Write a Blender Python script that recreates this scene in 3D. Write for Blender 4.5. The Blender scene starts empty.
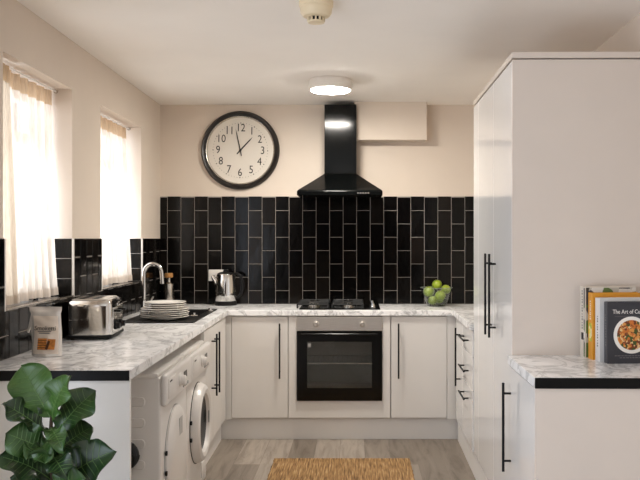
import bpy, bmesh, math, random
from mathutils import Vector, Matrix

random.seed(7)
scn = bpy.context.scene
COL = scn.collection
F = 820.0            # focal length in pixels of the 640 px wide frame
CZ = 1.41            # camera height
A = 11.0 / F         # the side walls of the room splay by this small angle
FR = {'W': Matrix.Identity(4), 'L': Matrix.Rotation(A, 4, 'Z'), 'R': Matrix.Rotation(-A, 4, 'Z')}
WALL_Y = 6.26
CEIL = 2.43
PI = math.pi

# ------------------------------------------------------------------ materials
def lin(c):
    if isinstance(c, str):
        c = [int(c[i:i + 2], 16) / 255 for i in (0, 2, 4)]
    return [((v / 12.92) if v <= 0.04045 else ((v + 0.055) / 1.055) ** 2.4) for v in c] + [1.0]

def newmat(name):
    m = bpy.data.materials.new(name)
    m.use_nodes = True
    nt = m.node_tree
    b = nt.nodes['Principled BSDF']
    return m, nt, b

def node(nt, typ, **kw):
    n = nt.nodes.new(typ)
    for k, v in kw.items():
        if k.startswith('i_'):
            n.inputs[k[2:].replace('_', ' ')].default_value = v
        else:
            setattr(n, k, v)
    return n

def ramp(nt, stops):
    r = nt.nodes.new('ShaderNodeValToRGB')
    e = r.color_ramp.elements
    while len(e) < len(stops):
        e.new(0.5)
    for i, (p, c) in enumerate(stops):
        e[i].position = p
        e[i].color = c
    return r

def coords(nt, scale=(1, 1, 1), kind='Object', rot=(0, 0, 0)):
    tc = nt.nodes.new('ShaderNodeTexCoord')
    mp = nt.nodes.new('ShaderNodeMapping')
    mp.inputs['Scale'].default_value = scale
    mp.inputs['Rotation'].default_value = rot
    nt.links.new(tc.outputs[kind], mp.inputs['Vector'])
    return mp.outputs['Vector']

def plain(name, color, rough=0.5, metal=0.0, coat=0.0, var=0.04, scale=6.0, bump=0.0, bscale=60.0, spec=0.5, stretch=(1, 1, 1), coatrough=0.05):
    """principled material with gentle noise in colour and, if asked, in bump"""
    m, nt, b = newmat(name)
    c = lin(color)
    v = coords(nt, stretch)
    n = node(nt, 'ShaderNodeTexNoise', i_Scale=scale, i_Detail=4.0)
    nt.links.new(v, n.inputs['Vector'])
    lo = [x * (1 - var) for x in c[:3]] + [1]
    hi = [min(1, x * (1 + var)) for x in c[:3]] + [1]
    r = ramp(nt, [(0.3, lo), (0.7, hi)])
    nt.links.new(n.outputs['Fac'], r.inputs['Fac'])
    nt.links.new(r.outputs['Color'], b.inputs['Base Color'])
    b.inputs['Roughness'].default_value = rough
    b.inputs['Metallic'].default_value = metal
    b.inputs['Coat Weight'].default_value = coat
    b.inputs['Coat Roughness'].default_value = coatrough
    b.inputs['Specular IOR Level'].default_value = spec
    if bump:
        n2 = node(nt, 'ShaderNodeTexNoise', i_Scale=bscale, i_Detail=3.0)
        nt.links.new(v, n2.inputs['Vector'])
        bp = node(nt, 'ShaderNodeBump', i_Strength=bump, i_Distance=0.002)
        nt.links.new(n2.outputs['Fac'], bp.inputs['Height'])
        nt.links.new(bp.outputs['Normal'], b.inputs['Normal'])
    return m

def marble():
    m, nt, b = newmat('marble_laminate')
    v = coords(nt, (1, 0.7, 1))
    w = node(nt, 'ShaderNodeTexNoise', i_Scale=7.0, i_Detail=8.0, i_Roughness=0.65, i_Distortion=0.7)
    nt.links.new(v, w.inputs['Vector'])
    base = ramp(nt, [(0.30, lin('b5b5b6')), (0.42, lin('e6e6e6')), (0.52, lin('fafafa')), (0.8, lin('f6f6f5'))])
    nt.links.new(w.outputs['Fac'], base.inputs['Fac'])
    n = node(nt, 'ShaderNodeTexNoise', i_Scale=8.0, i_Detail=7.0, i_Roughness=0.6, i_Distortion=0.9)
    nt.links.new(v, n.inputs['Vector'])
    ve = ramp(nt, [(0.44, (1, 1, 1, 1)), (0.49, lin('a5a5a6')), (0.54, (1, 1, 1, 1))])
    nt.links.new(n.outputs['Fac'], ve.inputs['Fac'])
    mx = node(nt, 'ShaderNodeMix', data_type='RGBA', blend_type='MULTIPLY')
    mx.inputs['Factor'].default_value = 0.6
    nt.links.new(base.outputs['Color'], mx.inputs['A'])
    nt.links.new(ve.outputs['Color'], mx.inputs['B'])
    nt.links.new(mx.outputs['Result'], b.inputs['Base Color'])
    b.inputs['Roughness'].default_value = 0.22
    return m

def wood_floor():
    m, nt, b = newmat('grey_oak_laminate')
    v = coords(nt, (1, 1, 1), 'Object', (0, 0, PI / 2))
    br = node(nt, 'ShaderNodeTexBrick', offset=0.37, offset_frequency=2)
    br.inputs['Scale'].default_value = 1.0
    br.inputs['Brick Width'].default_value = 1.25
    br.inputs['Row Height'].default_value = 0.165
    br.inputs['Mortar Size'].default_value = 0.0014
    br.inputs['Mortar Smooth'].default_value = 0.2
    br.inputs['Color1'].default_value = lin('7a7065')
    br.inputs['Color2'].default_value = lin('a79d92')
    br.inputs['Mortar'].default_value = lin('75695e')
    br.inputs['Bias'].default_value = 0.0
    nt.links.new(v, br.inputs['Vector'])
    v2 = coords(nt, (9, 1.1, 1))
    g = node(nt, 'ShaderNodeTexNoise', i_Scale=2.2, i_Detail=9.0, i_Roughness=0.62, i_Distortion=0.8)
    nt.links.new(v2, g.inputs['Vector'])
    gr = ramp(nt, [(0.32, (0.5, 0.46, 0.42, 1)), (0.5, (0.95, 0.93, 0.91, 1)), (0.66, (1.15, 1.14, 1.13, 1))])
    nt.links.new(g.outputs['Fac'], gr.inputs['Fac'])
    mx = node(nt, 'ShaderNodeMix', data_type='RGBA', blend_type='MULTIPLY')
    mx.inputs['Factor'].default_value = 0.85
    nt.links.new(br.outputs['Color'], mx.inputs['A'])
    nt.links.new(gr.outputs['Color'], mx.inputs['B'])
    v3 = coords(nt, (5, 2.2, 1))
    k = node(nt, 'ShaderNodeTexVoronoi', i_Scale=1.0)
    nt.links.new(v3, k.inputs['Vector'])
    kr = ramp(nt, [(0.03, (0.45, 0.4, 0.35, 1)), (0.10, (1, 1, 1, 1))])
    nt.links.new(k.outputs['Distance'], kr.inputs['Fac'])
    mx2 = node(nt, 'ShaderNodeMix', data_type='RGBA', blend_type='MULTIPLY')
    mx2.inputs['Factor'].default_value = 0.7
    nt.links.new(mx.outputs['Result'], mx2.inputs['A'])
    nt.links.new(kr.outputs['Color'], mx2.inputs['B'])
    nt.links.new(mx2.outputs['Result'], b.inputs['Base Color'])
    b.inputs['Roughness'].default_value = 0.42
    return m

def tile_mat():
    m, nt, b = newmat('black_gloss_tile')
    oi = node(nt, 'ShaderNodeNewGeometry')
    r = ramp(nt, [(0.0, lin('050404')), (0.7, lin('0a0908')), (1.0, lin('171310'))])
    nt.links.new(oi.outputs['Random Per Island'], r.inputs['Fac'])
    nt.links.new(r.outputs['Color'], b.inputs['Base Color'])
    b.inputs['Roughness'].default_value = 0.13
    b.inputs['Specular IOR Level'].default_value = 0.2
    v = coords(nt, (1, 1, 0.5))
    n = node(nt, 'ShaderNodeTexNoise', i_Scale=22.0, i_Detail=2.0)
    nt.links.new(v, n.inputs['Vector'])
    bp = node(nt, 'ShaderNodeBump', i_Strength=0.25, i_Distance=0.002)
    nt.links.new(n.outputs['Fac'], bp.inputs['Height'])
    nt.links.new(bp.outputs['Normal'], b.inputs['Normal'])
    return m

def sheer(name, color, see=0.22):
    m, nt, b = newmat(name)
    out = nt.nodes['Material Output']
    v = coords(nt, (1, 1, 1))
    wv = node(nt, 'ShaderNodeTexNoise', i_Scale=160.0, i_Detail=2.0)
    nt.links.new(coords(nt, (1, 1, 0.12)), wv.inputs['Vector'])
    r = ramp(nt, [(0.3, [x * 0.8 for x in lin(color)[:3]] + [1]), (0.7, lin(color))])
    nt.links.new(wv.outputs['Fac'], r.inputs['Fac'])
    d = node(nt, 'ShaderNodeBsdfDiffuse')
    t = node(nt, 'ShaderNodeBsdfTranslucent')
    nt.links.new(r.outputs['Color'], d.inputs['Color'])
    nt.links.new(r.outputs['Color'], t.inputs['Color'])
    m1 = node(nt, 'ShaderNodeMixShader')
    m1.inputs[0].default_value = 0.55
    nt.links.new(d.outputs[0], m1.inputs[1])
    nt.links.new(t.outputs[0], m1.inputs[2])
    tr = node(nt, 'ShaderNodeBsdfTransparent')
    m2 = node(nt, 'ShaderNodeMixShader')
    m2.inputs[0].default_value = see
    nt.links.new(m1.outputs[0], m2.inputs[1])
    nt.links.new(tr.outputs[0], m2.inputs[2])
    nt.links.new(m2.outputs[0], out.inputs['Surface'])
    nt.nodes.remove(b)
    return m

def thin_glass(name, tint=(1, 1, 1, 1), refl=1.0, rough=0.0):
    m, nt, b = newmat(name)
    out = nt.nodes['Material Output']
    lw = node(nt, 'ShaderNodeLayerWeight', i_Blend=0.5)
    pw = node(nt, 'ShaderNodeMath', operation='POWER')
    pw.inputs[1].default_value = 5.0
    nt.links.new(lw.outputs['Facing'], pw.inputs[0])
    ad = node(nt, 'ShaderNodeMath', operation='MULTIPLY_ADD')
    ad.inputs[1].default_value = 0.9
    ad.inputs[2].default_value = 0.04
    nt.links.new(pw.outputs[0], ad.inputs[0])
    mu = node(nt, 'ShaderNodeMath', operation='MULTIPLY', use_clamp=True)
    mu.inputs[1].default_value = refl
    nt.links.new(ad.outputs[0], mu.inputs[0])
    tr = node(nt, 'ShaderNodeBsdfTransparent')
    tr.inputs['Color'].default_value = tint
    gl = node(nt, 'ShaderNodeBsdfGlossy', i_Roughness=rough)
    mx = node(nt, 'ShaderNodeMixShader')
    nt.links.new(mu.outputs[0], mx.inputs[0])
    nt.links.new(tr.outputs[0], mx.inputs[1])
    nt.links.new(gl.outputs[0], mx.inputs[2])
    nt.links.new(mx.outputs[0], out.inputs['Surface'])
    nt.nodes.remove(b)
    return m

def emit(name, color, strength):
    m, nt, b = newmat(name)
    b.inputs['Base Color'].default_value = lin('f2efe8')
    b.inputs['Emission Color'].default_value = color
    b.inputs['Emission Strength'].default_value = strength
    return m

def brushed(name, color, rough=0.3, stretch=(1, 40, 40)):
    m, nt, b = newmat(name)
    v = coords(nt, stretch)
    n = node(nt, 'ShaderNodeTexNoise', i_Scale=14.0, i_Detail=3.0)
    nt.links.new(v, n.inputs['Vector'])
    c = lin(color)
    r = ramp(nt, [(0.3, [x * 0.86 for x in c[:3]] + [1]), (0.7, c)])
    nt.links.new(n.outputs['Fac'], r.inputs['Fac'])
    nt.links.new(r.outputs['Color'], b.inputs['Base Color'])
    b.inputs['Metallic'].default_value = 1.0
    b.inputs['Roughness'].default_value = rough
    return m

def jute():
    m, nt, b = newmat('jute_weave')
    v = coords(nt, (120, 7, 1))
    n = node(nt, 'ShaderNodeTexNoise', i_Scale=1.0, i_Detail=4.0)
    nt.links.new(v, n.inputs['Vector'])
    r = ramp(nt, [(0.28, lin('54391f')), (0.45, lin('8a683f')), (0.58, lin('a58255')), (0.75, lin('c4a67c'))])
    nt.links.new(n.outputs['Fac'], r.inputs['Fac'])
    nt.links.new(r.outputs['Color'], b.inputs['Base Color'])
    b.inputs['Roughness'].default_value = 0.9
    bp = node(nt, 'ShaderNodeBump', i_Strength=0.8, i_Distance=0.004)
    nt.links.new(n.outputs['Fac'], bp.inputs['Height'])
    nt.links.new(bp.outputs['Normal'], b.inputs['Normal'])
    return m

def leaf_mat():
    m, nt, b = newmat('fig_leaf')
    oi = node(nt, 'ShaderNodeObjectInfo')
    r = ramp(nt, [(0.0, lin('1a3016')), (0.5, lin('254019')), (1.0, lin('395a22'))])
    nt.links.new(oi.outputs['Random'], r.inputs['Fac'])
    n = node(nt, 'ShaderNodeTexNoise', i_Scale=14.0, i_Detail=3.0)
    nt.links.new(coords(nt), n.inputs['Vector'])
    rr = ramp(nt, [(0.3, (0.75, 0.8, 0.75, 1)), (0.7, (1.1, 1.1, 1.05, 1))])
    nt.links.new(n.outputs['Fac'], rr.inputs['Fac'])
    mx = node(nt, 'ShaderNodeMix', data_type='RGBA', blend_type='MULTIPLY')
    mx.inputs['Factor'].default_value = 1.0
    nt.links.new(r.outputs['Color'], mx.inputs['A'])
    nt.links.new(rr.outputs['Color'], mx.inputs['B'])
    nt.links.new(mx.outputs['Result'], b.inputs['Base Color'])
    b.inputs['Roughness'].default_value = 0.38
    return m

def apple_mat():
    m, nt, b = newmat('green_apple_skin')
    n = node(nt, 'ShaderNodeTexNoise', i_Scale=18.0, i_Detail=3.0)
    nt.links.new(coords(nt, (1, 1, 0.5)), n.inputs['Vector'])
    r = ramp(nt, [(0.3, lin('74881a')), (0.6, lin('92a42a')), (0.85, lin('b3bd5c'))])
    nt.links.new(n.outputs['Fac'], r.inputs['Fac'])
    nt.links.new(r.outputs['Color'], b.inputs['Base Color'])
    b.inputs['Roughness'].default_value = 0.28
    return m

def voronoi_print(name, stops, scale, rough=0.35):
    m, nt, b = newmat(name)
    vo = node(nt, 'ShaderNodeTexVoronoi', i_Scale=scale)
    nz = node(nt, 'ShaderNodeTexNoise', i_Scale=scale * 0.6, i_Detail=4.0)
    v = coords(nt)
    nt.links.new(v, nz.inputs['Vector'])
    ad = node(nt, 'ShaderNodeMix', data_type='VECTOR')
    ad.inputs['Factor'].default_value = 0.02
    nt.links.new(v, ad.inputs['A'])
    nt.links.new(nz.outputs['Color'], ad.inputs['B'])
    nt.links.new(ad.outputs['Result'], vo.inputs['Vector'])
    sp = node(nt, 'ShaderNodeSeparateColor')
    nt.links.new(vo.outputs['Color'], sp.inputs[0])
    r = ramp(nt, stops)
    r.color_ramp.interpolation = 'CONSTANT'
    nt.links.new(sp.outputs[0], r.inputs['Fac'])
    nt.links.new(r.outputs['Color'], b.inputs['Base Color'])
    b.inputs['Roughness'].default_value = rough
    return m

M = {}
M['wall'] = plain('wall_paint', 'd6c9bb', 0.75, var=0.02, scale=3, bump=0.06, bscale=90)
M['rearwall'] = plain('darkened_rear_wall', '6b5546', 0.8, var=0.03)  # unseen wall's colour, kept dark so the black tiles reflect little
M['ceil'] = plain('ceiling_paint', 'f6f1ea', 0.85, var=0.02, scale=2, bump=0.05, bscale=70)
M['floor'] = wood_floor()
M['tile'] = tile_mat()
M['grout'] = plain('grey_grout', '9c958e', 0.9)
M['marble'] = marble()
M['white'] = plain('gloss_white_door', 'efeeec', 0.16, var=0.01, coat=0.3, spec=0.5)
M['satin'] = plain('satin_white_door', 'dfdbd6', 0.3, var=0.012)
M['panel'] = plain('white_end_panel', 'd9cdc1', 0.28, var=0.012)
M['panelleft'] = plain('lit_end_panel', 'ecece9', 0.3, var=0.01)  # whiter copy of the end panel, stronger daylight put into its colour
M['plinth'] = plain('white_plinth', 'e9e6e2', 0.3, var=0.012)
M['carcass'] = plain('cabinet_carcass', 'c8c1ba', 0.6)
M['black'] = plain('matt_black_metal', '0b0b0b', 0.5, var=0.1, spec=0.25)
M['blackedge'] = plain('black_edging', '080808', 0.45, var=0.1, bump=0.1, spec=0.2)
M['blackgloss'] = plain('black_gloss_enamel', '070707', 0.12, var=0.1, spec=0.3)
M['hood'] = plain('black_hood_steel', '060707', 0.12, var=0.1, spec=0.2)
M['plastic'] = plain('black_plastic', '0b0a0a', 0.38, var=0.1, spec=0.3)
M['appliance'] = plain('white_appliance', 'dedad5', 0.3, var=0.012)
M['greyplastic'] = plain('grey_plastic', 'a9a7a4', 0.35)
M['steel'] = brushed('brushed_steel', 'd6cfc6', 0.36)
M['chrome'] = plain('polished_chrome', 'd6d4d1', 0.09, metal=1.0, var=0.02)
M['steel2'] = brushed('brushed_shaker_steel', 'c3bcb2', 0.24, (40, 40, 1))
M['cork'] = plain('cork', 'b07d45', 0.85, var=0.25, scale=90)
M['china'] = plain('white_china', 'e6e1d9', 0.18, var=0.01, coat=0.3)
M['sink'] = plain('black_composite', '100f0f', 0.4, var=0.2, scale=200)
M['iron'] = plain('cast_iron', '111111', 0.45, var=0.2)
M['ovenglass'] = thin_glass('oven_glass', (0.8, 0.8, 0.78, 1), 1.3, 0.01)
M['ovenin'] = plain('oven_enamel', 'b3b2ae', 0.4, var=0.1)
M['glass'] = thin_glass('window_glass')
M['bowlglass'] = thin_glass('bowl_glass', (0.9, 0.93, 0.9, 1), 1.5, 0.02)
M['rimglass'] = plain('polished_glass_rim', '9fa69f', 0.08, var=0.02)
M['frame'] = plain('white_upvc', 'e8e4df', 0.35, var=0.01)
M['curtain'] = sheer('linen_sheer', 'ddcfbf', 0.19)
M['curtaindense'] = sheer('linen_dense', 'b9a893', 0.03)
M['heading'] = sheer('linen_heading', 'd8bd9b', 0.16)
M['trim'] = plain('white_tile_trim', 'e4dfd8', 0.35)
M['lamp'] = emit('led_diffuser', (1.0, 0.945, 0.86, 1), 168.0)
M['lamp_fill'] = emit('led_diffuser_fill', (1.0, 0.97, 0.93, 1), 8.0)  # glow of the added fill lamps behind the camera
M['lampbody'] = plain('lamp_housing', 'e6e0d8', 0.4)
M['alarm'] = plain('aged_cream_plastic', 'e6d5b4', 0.45, var=0.03)
M['clockface'] = plain('clock_paper', 'd8d1c6', 0.6, var=0.015)
M['clockrim'] = plain('dark_clock_rim', '1a1513', 0.33, var=0.1)
M['ink'] = plain('black_ink', '171412', 0.6)
M['silver'] = plain('silver_trim', 'c9c3ba', 0.25, metal=1.0)
M['jute'] = jute()
M['leaf'] = leaf_mat()
M['vein'] = plain('leaf_vein', '56733c', 0.5)
M['stem'] = plain('woody_stem', '3d2d20', 0.8, var=0.2)
M['soil'] = plain('potting_soil', '2a1f17', 0.95, var=0.3, scale=60)
M['pot'] = plain('charcoal_pot', '3a3836', 0.6)
M['apple'] = apple_mat()
M['socket'] = plain('white_socket', 'e6e2dc', 0.3)
M['foil'] = plain('silver_foil', 'e2dcd4', 0.27, metal=0.3, var=0.06, scale=25, bump=0.35, bscale=35)
M['baglabel'] = plain('pale_bag_print', 'e2d5c6', 0.35, metal=0.05, var=0.05, scale=20, bump=0.3, bscale=30)
M['biscuit'] = plain('baked_biscuit', 'c07a35', 0.6, var=0.35, scale=70)
M['crumb'] = plain('biscuit_dark_print', '4a2812', 0.6, var=0.3)  # dark print of the biscuit picture
M['bookdark'] = plain('charcoal_cover', '34343a', 0.4)
M['bookorange'] = plain('orange_cover', 'd9952a', 0.4)
M['bookwhite'] = plain('white_cover', 'd9d7d4', 0.4)
M['bookcream'] = plain('cream_cover', 'd2c8ba', 0.5)
M['pages'] = plain('book_pages', 'e2d9c8', 0.8, stretch=(1, 60, 1))
M['printwhite'] = plain('white_print', 'ece8e0', 0.5)
M['printgrey'] = plain('grey_print', '6d6a68', 0.5)
M['food'] = voronoi_print('stew_photo', [(0.0, lin('6e2f12')), (0.2, lin('c8702a')), (0.42, lin('3f4f1c')), (0.58, lin('d9974a')), (0.75, lin('8a4a1c')), (0.9, lin('e2c089'))], 110)
M['pictures'] = voronoi_print('photo_collage', [(0.0, lin('3a3029')), (0.25, lin('b9b2a4')), (0.5, lin('5c6f38')), (0.7, lin('d8d2c8')), (0.85, lin('4a4644'))], 26)
M['lemon'] = voronoi_print('citrus_photo', [(0.0, lin('d8c23a')), (0.4, lin('9aa836')), (0.7, lin('e0d8a8'))], 60)
M['rubber'] = plain('black_rubber', '0e0e0e', 0.55)
M['hosegrey'] = plain('grey_hose', '8a847c', 0.5)
M['display'] = plain('dark_display', '24272a', 0.15)
M['sticker'] = plain('grey_sticker', 'b5b3b0', 0.5)

# ------------------------------------------------------------------ mesh builder
class MB:
    def __init__(self):
        self.bm = bmesh.new()

    def _new(self, fn, mat=None):
        t = bmesh.new()
        fn(t)
        if mat is not None:
            t.transform(mat)
        me = bpy.data.meshes.new('tmp')
        t.to_mesh(me)
        t.free()
        self.bm.from_mesh(me)
        bpy.data.meshes.remove(me)
        return self

    def box(self, x0, x1, y0, y1, z0, z1, bev=0.0, seg=2, mat=None, only=None):
        def fn(t):
            bmesh.ops.create_cube(t, size=1)
            bmesh.ops.scale(t, vec=(abs(x1 - x0), abs(y1 - y0), abs(z1 - z0)), verts=t.verts)
            bmesh.ops.translate(t, vec=((x0 + x1) / 2, (y0 + y1) / 2, (z0 + z1) / 2), verts=t.verts)
            if bev:
                es = t.edges[:] if only is None else [e for e in t.edges if only(e)]
                bmesh.ops.bevel(t, geom=es, offset=bev, segments=seg, profile=0.5, affect='EDGES')
        return self._new(fn, mat)

    def lathe(self, prof, c=(0, 0, 0), seg=40, mat=None, axis='Z'):
        def fn(t):
            rings = []
            for r, z in prof:
                if r < 1e-6:
                    rings.append([t.verts.new((0, 0, z))])
                else:
                    rings.append([t.verts.new((r * math.cos(2 * PI * i / seg), r * math.sin(2 * PI * i / seg), z)) for i in range(seg)])
            for a, b in zip(rings, rings[1:]):
                for i in range(seg):
                    j = (i + 1) % seg
                    if len(a) == 1 and len(b) == 1:
                        continue
                    if len(a) == 1:
                        t.faces.new((a[0], b[j], b[i]))
                    elif len(b) == 1:
                        t.faces.new((a[i], a[j], b[0]))
                    else:
                        t.faces.new((a[i], a[j], b[j], b[i]))
            if axis == 'Y':      # lathe axis points towards -Y
                t.transform(Matrix.Rotation(PI / 2, 4, 'X'))
            elif axis == 'X':    # towards +X
                t.transform(Matrix.Rotation(PI / 2, 4, 'Y'))
            elif axis == '-X':
                t.transform(Matrix.Rotation(-PI / 2, 4, 'Y'))
            t.transform(Matrix.Translation(c))
            bmesh.ops.recalc_face_normals(t, faces=t.faces)
        return self._new(fn, mat)

    def tube(self, pts, r, seg=12, closed=False, mat=None, cap=True):
        pts = [Vector(p) for p in pts]
        rs = r if isinstance(r, (list, tuple)) else [r] * len(pts)
        def fn(t):
            n = len(pts)
            tans = []
            for i in range(n):
                a = pts[i - 1] if (i or closed) else pts[i]
                b = pts[(i + 1) % n] if (i < n - 1 or closed) else pts[i]
                tans.append((b - a).normalized())
            up = Vector((0, 0, 1)) if abs(tans[0].z) < 0.9 else Vector((1, 0, 0))
            u = tans[0].cross(up).normalized()
            rings = []
            for i in range(n):
                u = (u - tans[i] * u.dot(tans[i])).normalized()
                w = tans[i].cross(u)
                rings.append([t.verts.new(pts[i] + rs[i] * (u * math.cos(2 * PI * k / seg) + w * math.sin(2 * PI * k / seg))) for k in range(seg)])
            m = n if closed else n - 1
            for i in range(m):
                a, b = rings[i], rings[(i + 1) % n]
                for k in range(seg):
                    l = (k + 1) % seg
                    t.faces.new((a[k], a[l], b[l], b[k]))
            if cap and not closed:
                t.faces.new(rings[0][::-1])
                t.faces.new(rings[-1])
            bmesh.ops.recalc_face_normals(t, faces=t.faces)
        return self._new(fn, mat)

    def cyl(self, p0, p1, r, seg=20, mat=None):
        return self.tube([p0, p1], r, seg, mat=mat)

    def prism(self, poly, lo, hi, axis='Z', bev=0.0, mat=None):
        def fn(t):
            def P(a, b, h):
                return (a, b, h) if axis == 'Z' else ((a, h, b) if axis == 'Y' else (h, a, b))
            va = [t.verts.new(P(a, b, lo)) for a, b in poly]
            vb = [t.verts.new(P(a, b, hi)) for a, b in poly]
            t.faces.new(va)
            t.faces.new(vb)
            n = len(poly)
            for i in range(n):
                j = (i + 1) % n
                t.faces.new((va[i], va[j], vb[j], vb[i]))
            bmesh.ops.recalc_face_normals(t, faces=t.faces)
            if bev:
                bmesh.ops.bevel(t, geom=t.edges[:], offset=bev, segments=2, profile=0.5, affect='EDGES')
        return self._new(fn, mat)

    def cells(self, us, vs, solid, lo, hi, axis='Z'):
        """slab made of the cells that are solid(i, j); axis is the thickness direction"""
        def fn(t):
            def P(a, b, h):
                return (a, b, h) if axis == 'Z' else ((a, h, b) if axis == 'Y' else (h, a, b))
            cache = {}
            def V(i, j, k):
                if (i, j, k) not in cache:
                    cache[(i, j, k)] = t.verts.new(P(us[i], vs[j], hi if k else lo))
                return cache[(i, j, k)]
            nu, nv = len(us) - 1, len(vs) - 1
            def S(i, j):
                return 0 <= i < nu and 0 <= j < nv and solid(i, j)
            for i in range(nu):
                for j in range(nv):
                    if not S(i, j):
                        continue
                    for k in (0, 1):
                        t.faces.new((V(i, j, k), V(i + 1, j, k), V(i + 1, j + 1, k), V(i, j + 1, k)))
                    for di, dj, e in ((-1, 0, ((0, 0), (0, 1))), (1, 0, ((1, 0), (1, 1))), (0, -1, ((0, 0), (1, 0))), (0, 1, ((0, 1), (1, 1)))):
                        if not S(i + di, j + dj):
                            (a, b), (c, d) = e
                            t.faces.new((V(i + a, j + b, 0), V(i + c, j + d, 0), V(i + c, j + d, 1), V(i + a, j + b, 1)))
            bmesh.ops.recalc_face_normals(t, faces=t.faces)
            bmesh.ops.dissolve_limit(t, angle_limit=0.01, verts=t.verts, edges=t.edges)
        return self._new(fn)

    def sphere(self, c, r, seg=24, rings=14, mat=None):
        prof = [(abs(r * math.sin(PI * i / rings)) if 0 < i < rings else 0, -r * math.cos(PI * i / rings)) for i in range(rings + 1)]
        return self.lathe(prof, c, seg, mat)

    def text(self, s, size, mat, depth=0.0004):
        cu = bpy.data.curves.new('tmp_text', 'FONT')
        cu.body = s
        cu.size = size
        cu.align_x = 'CENTER'
        cu.align_y = 'CENTER'
        cu.extrude = depth
        cu.resolution_u = 3
        ob = bpy.data.objects.new('tmp_text', cu)
        COL.objects.link(ob)
        bpy.context.view_layer.update()
        me = bpy.data.meshes.new_from_object(ob.evaluated_get(bpy.context.evaluated_depsgraph_get()))
        me.transform(mat)
        self.bm.from_mesh(me)
        bpy.data.objects.remove(ob)
        bpy.data.curves.remove(cu)
        bpy.data.meshes.remove(me)
        return self

ORG = {}

def finish(name, mb, mat, origin, smooth=35, bevel=0.0):
    me = bpy.data.meshes.new(name)
    mb.bm.transform(Matrix.Translation(-Vector(origin)))
    mb.bm.to_mesh(me)
    mb.bm.free()
    me.materials.append(M[mat] if isinstance(mat, str) else mat)
    if smooth:
        me.polygons.foreach_set('use_smooth', [True] * len(me.polygons))
        me.set_sharp_from_angle(angle=math.radians(smooth))
    o = bpy.data.objects.new(name, me)
    COL.objects.link(o)
    if bevel:
        b = o.modifiers.new('edge', 'BEVEL')
        b.width = bevel
        b.segments = 2
        b.limit_method = 'ANGLE'
    return o

def tag(o, label=None, cat=None, group=None, kind=None):
    if label: o['label'] = label
    if cat: o['category'] = cat
    if group: o['group'] = group
    if kind: o['kind'] = kind
    return o

def thing(name, label, cat, loc, frame='W', rz=0.0, group=None):
    """an Empty at the base of the thing; its parts are built in the coordinates of FRAME (or, when rz is set, in its own)"""
    o = bpy.data.objects.new(name, None)
    o.empty_display_size = 0.05
    COL.objects.link(o)
    o.matrix_world = FR[frame] @ Matrix.Translation(loc) @ Matrix.Rotation(rz, 4, 'Z')
    ORG[o.name] = Vector(loc)
    return tag(o, label, cat, group)

def part(name, mb, mat, parent, local=False, **kw):
    org = Vector((0, 0, 0)) if local else ORG[parent.name]
    o = finish(name, mb, mat, org, **kw)
    o.parent = parent
    ORG[o.name] = org
    return o

def single(name, mb, mat, frame='W', label=None, cat=None, group=None, kind=None, **kw):
    vs = [v.co for v in mb.bm.verts]
    lo = Vector([min(v[i] for v in vs) for i in range(3)])
    hi = Vector([max(v[i] for v in vs) for i in range(3)])
    org = Vector(((lo.x + hi.x) / 2, (lo.y + hi.y) / 2, lo.z))
    o = finish(name, mb, mat, org, **kw)
    o.matrix_world = FR[frame] @ Matrix.Translation(org)
    ORG[o.name] = org
    return tag(o, label, cat, group, kind)

def copy_tree(o, matrix=None, parent=None):
    c = o.copy()
    COL.objects.link(c)
    if parent is not None:
        c.parent = parent
    if matrix is not None:
        c.matrix_world = matrix
    for ch in [k for k in bpy.data.objects if k.parent == o]:
        copy_tree(ch, None, c)
    return c

# ------------------------------------------------------------------ room shell
REAR = -4.6
single('floor', MB().box(-1.95, 1.75, REAR, WALL_Y + 0.15, -0.1, 0), 'floor', kind='structure', smooth=0)
single('ceiling', MB().box(-1.95, 1.75, REAR, WALL_Y + 0.15, CEIL, CEIL + 0.1), 'ceil', kind='structure', smooth=0)
single('wall_back', MB().box(-1.95, 1.75, WALL_Y, WALL_Y + 0.15, 0, CEIL), 'wall', kind='structure', smooth=0)
W1 = (3.39, 4.25)
W2 = (4.74, 5.69)
SILL, HEAD = 1.11, 2.18
LX = -1.402
W3 = (-1.2, 2.35)      # wide opening out of view, put in for light from the left front
us = [REAR, W3[0], W3[1], W1[0], W1[1], W2[0], W2[1], WALL_Y + 0.02]
vs = [0, 0.05, SILL, HEAD, CEIL]
single('wall_left', MB().cells(us, vs, lambda i, j: not (j == 2 and i in (3, 5) or i == 1 and j in (1, 2)), LX - 0.28, LX, 'X'), 'wall', 'L', kind='structure', smooth=0)
RX = 1.24
single('wall_right', MB().box(RX, RX + 0.2, REAR, WALL_Y + 0.02, 0, CEIL), 'wall', 'R', kind='structure', smooth=0)
single('wall_rear', MB().box(-1.95, 1.75, REAR - 0.15, REAR, 0, CEIL), 'rearwall', kind='structure', smooth=0)
# boxed-in duct at the top of the back wall, right of the hood
single('trim_1', MB().box(-0.005, 0.537, 6.125, WALL_Y, 2.147, CEIL, 0.003), 'wall', kind='structure', smooth=0)

def build_window(n, d0, d1):
    xg = LX - 0.20
    m = MB()
    fw = 0.055
    m.cells([d0, d0 + fw, (d0 + d1) / 2 - 0.035, (d0 + d1) / 2 + 0.035, d1 - fw, d1],
            [SILL, SILL + fw, HEAD - 0.30, HEAD - 0.24, HEAD - 0.085, HEAD],
            lambda i, j: j in (0, 2, 4) and True or i in (0, 2, 4), xg - 0.06, xg, 'X')
    w = single('window_%d' % n, m, 'frame', 'L', kind='structure', smooth=0, bevel=0.006)
    part('window_pane', MB().box(xg - 0.033, xg - 0.028, d0 + 0.05, d1 - 0.05, SILL + 0.05, HEAD - 0.08), 'glass', w, smooth=0)
    return w
build_window(1, *W1)
build_window(2, *W2)

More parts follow.
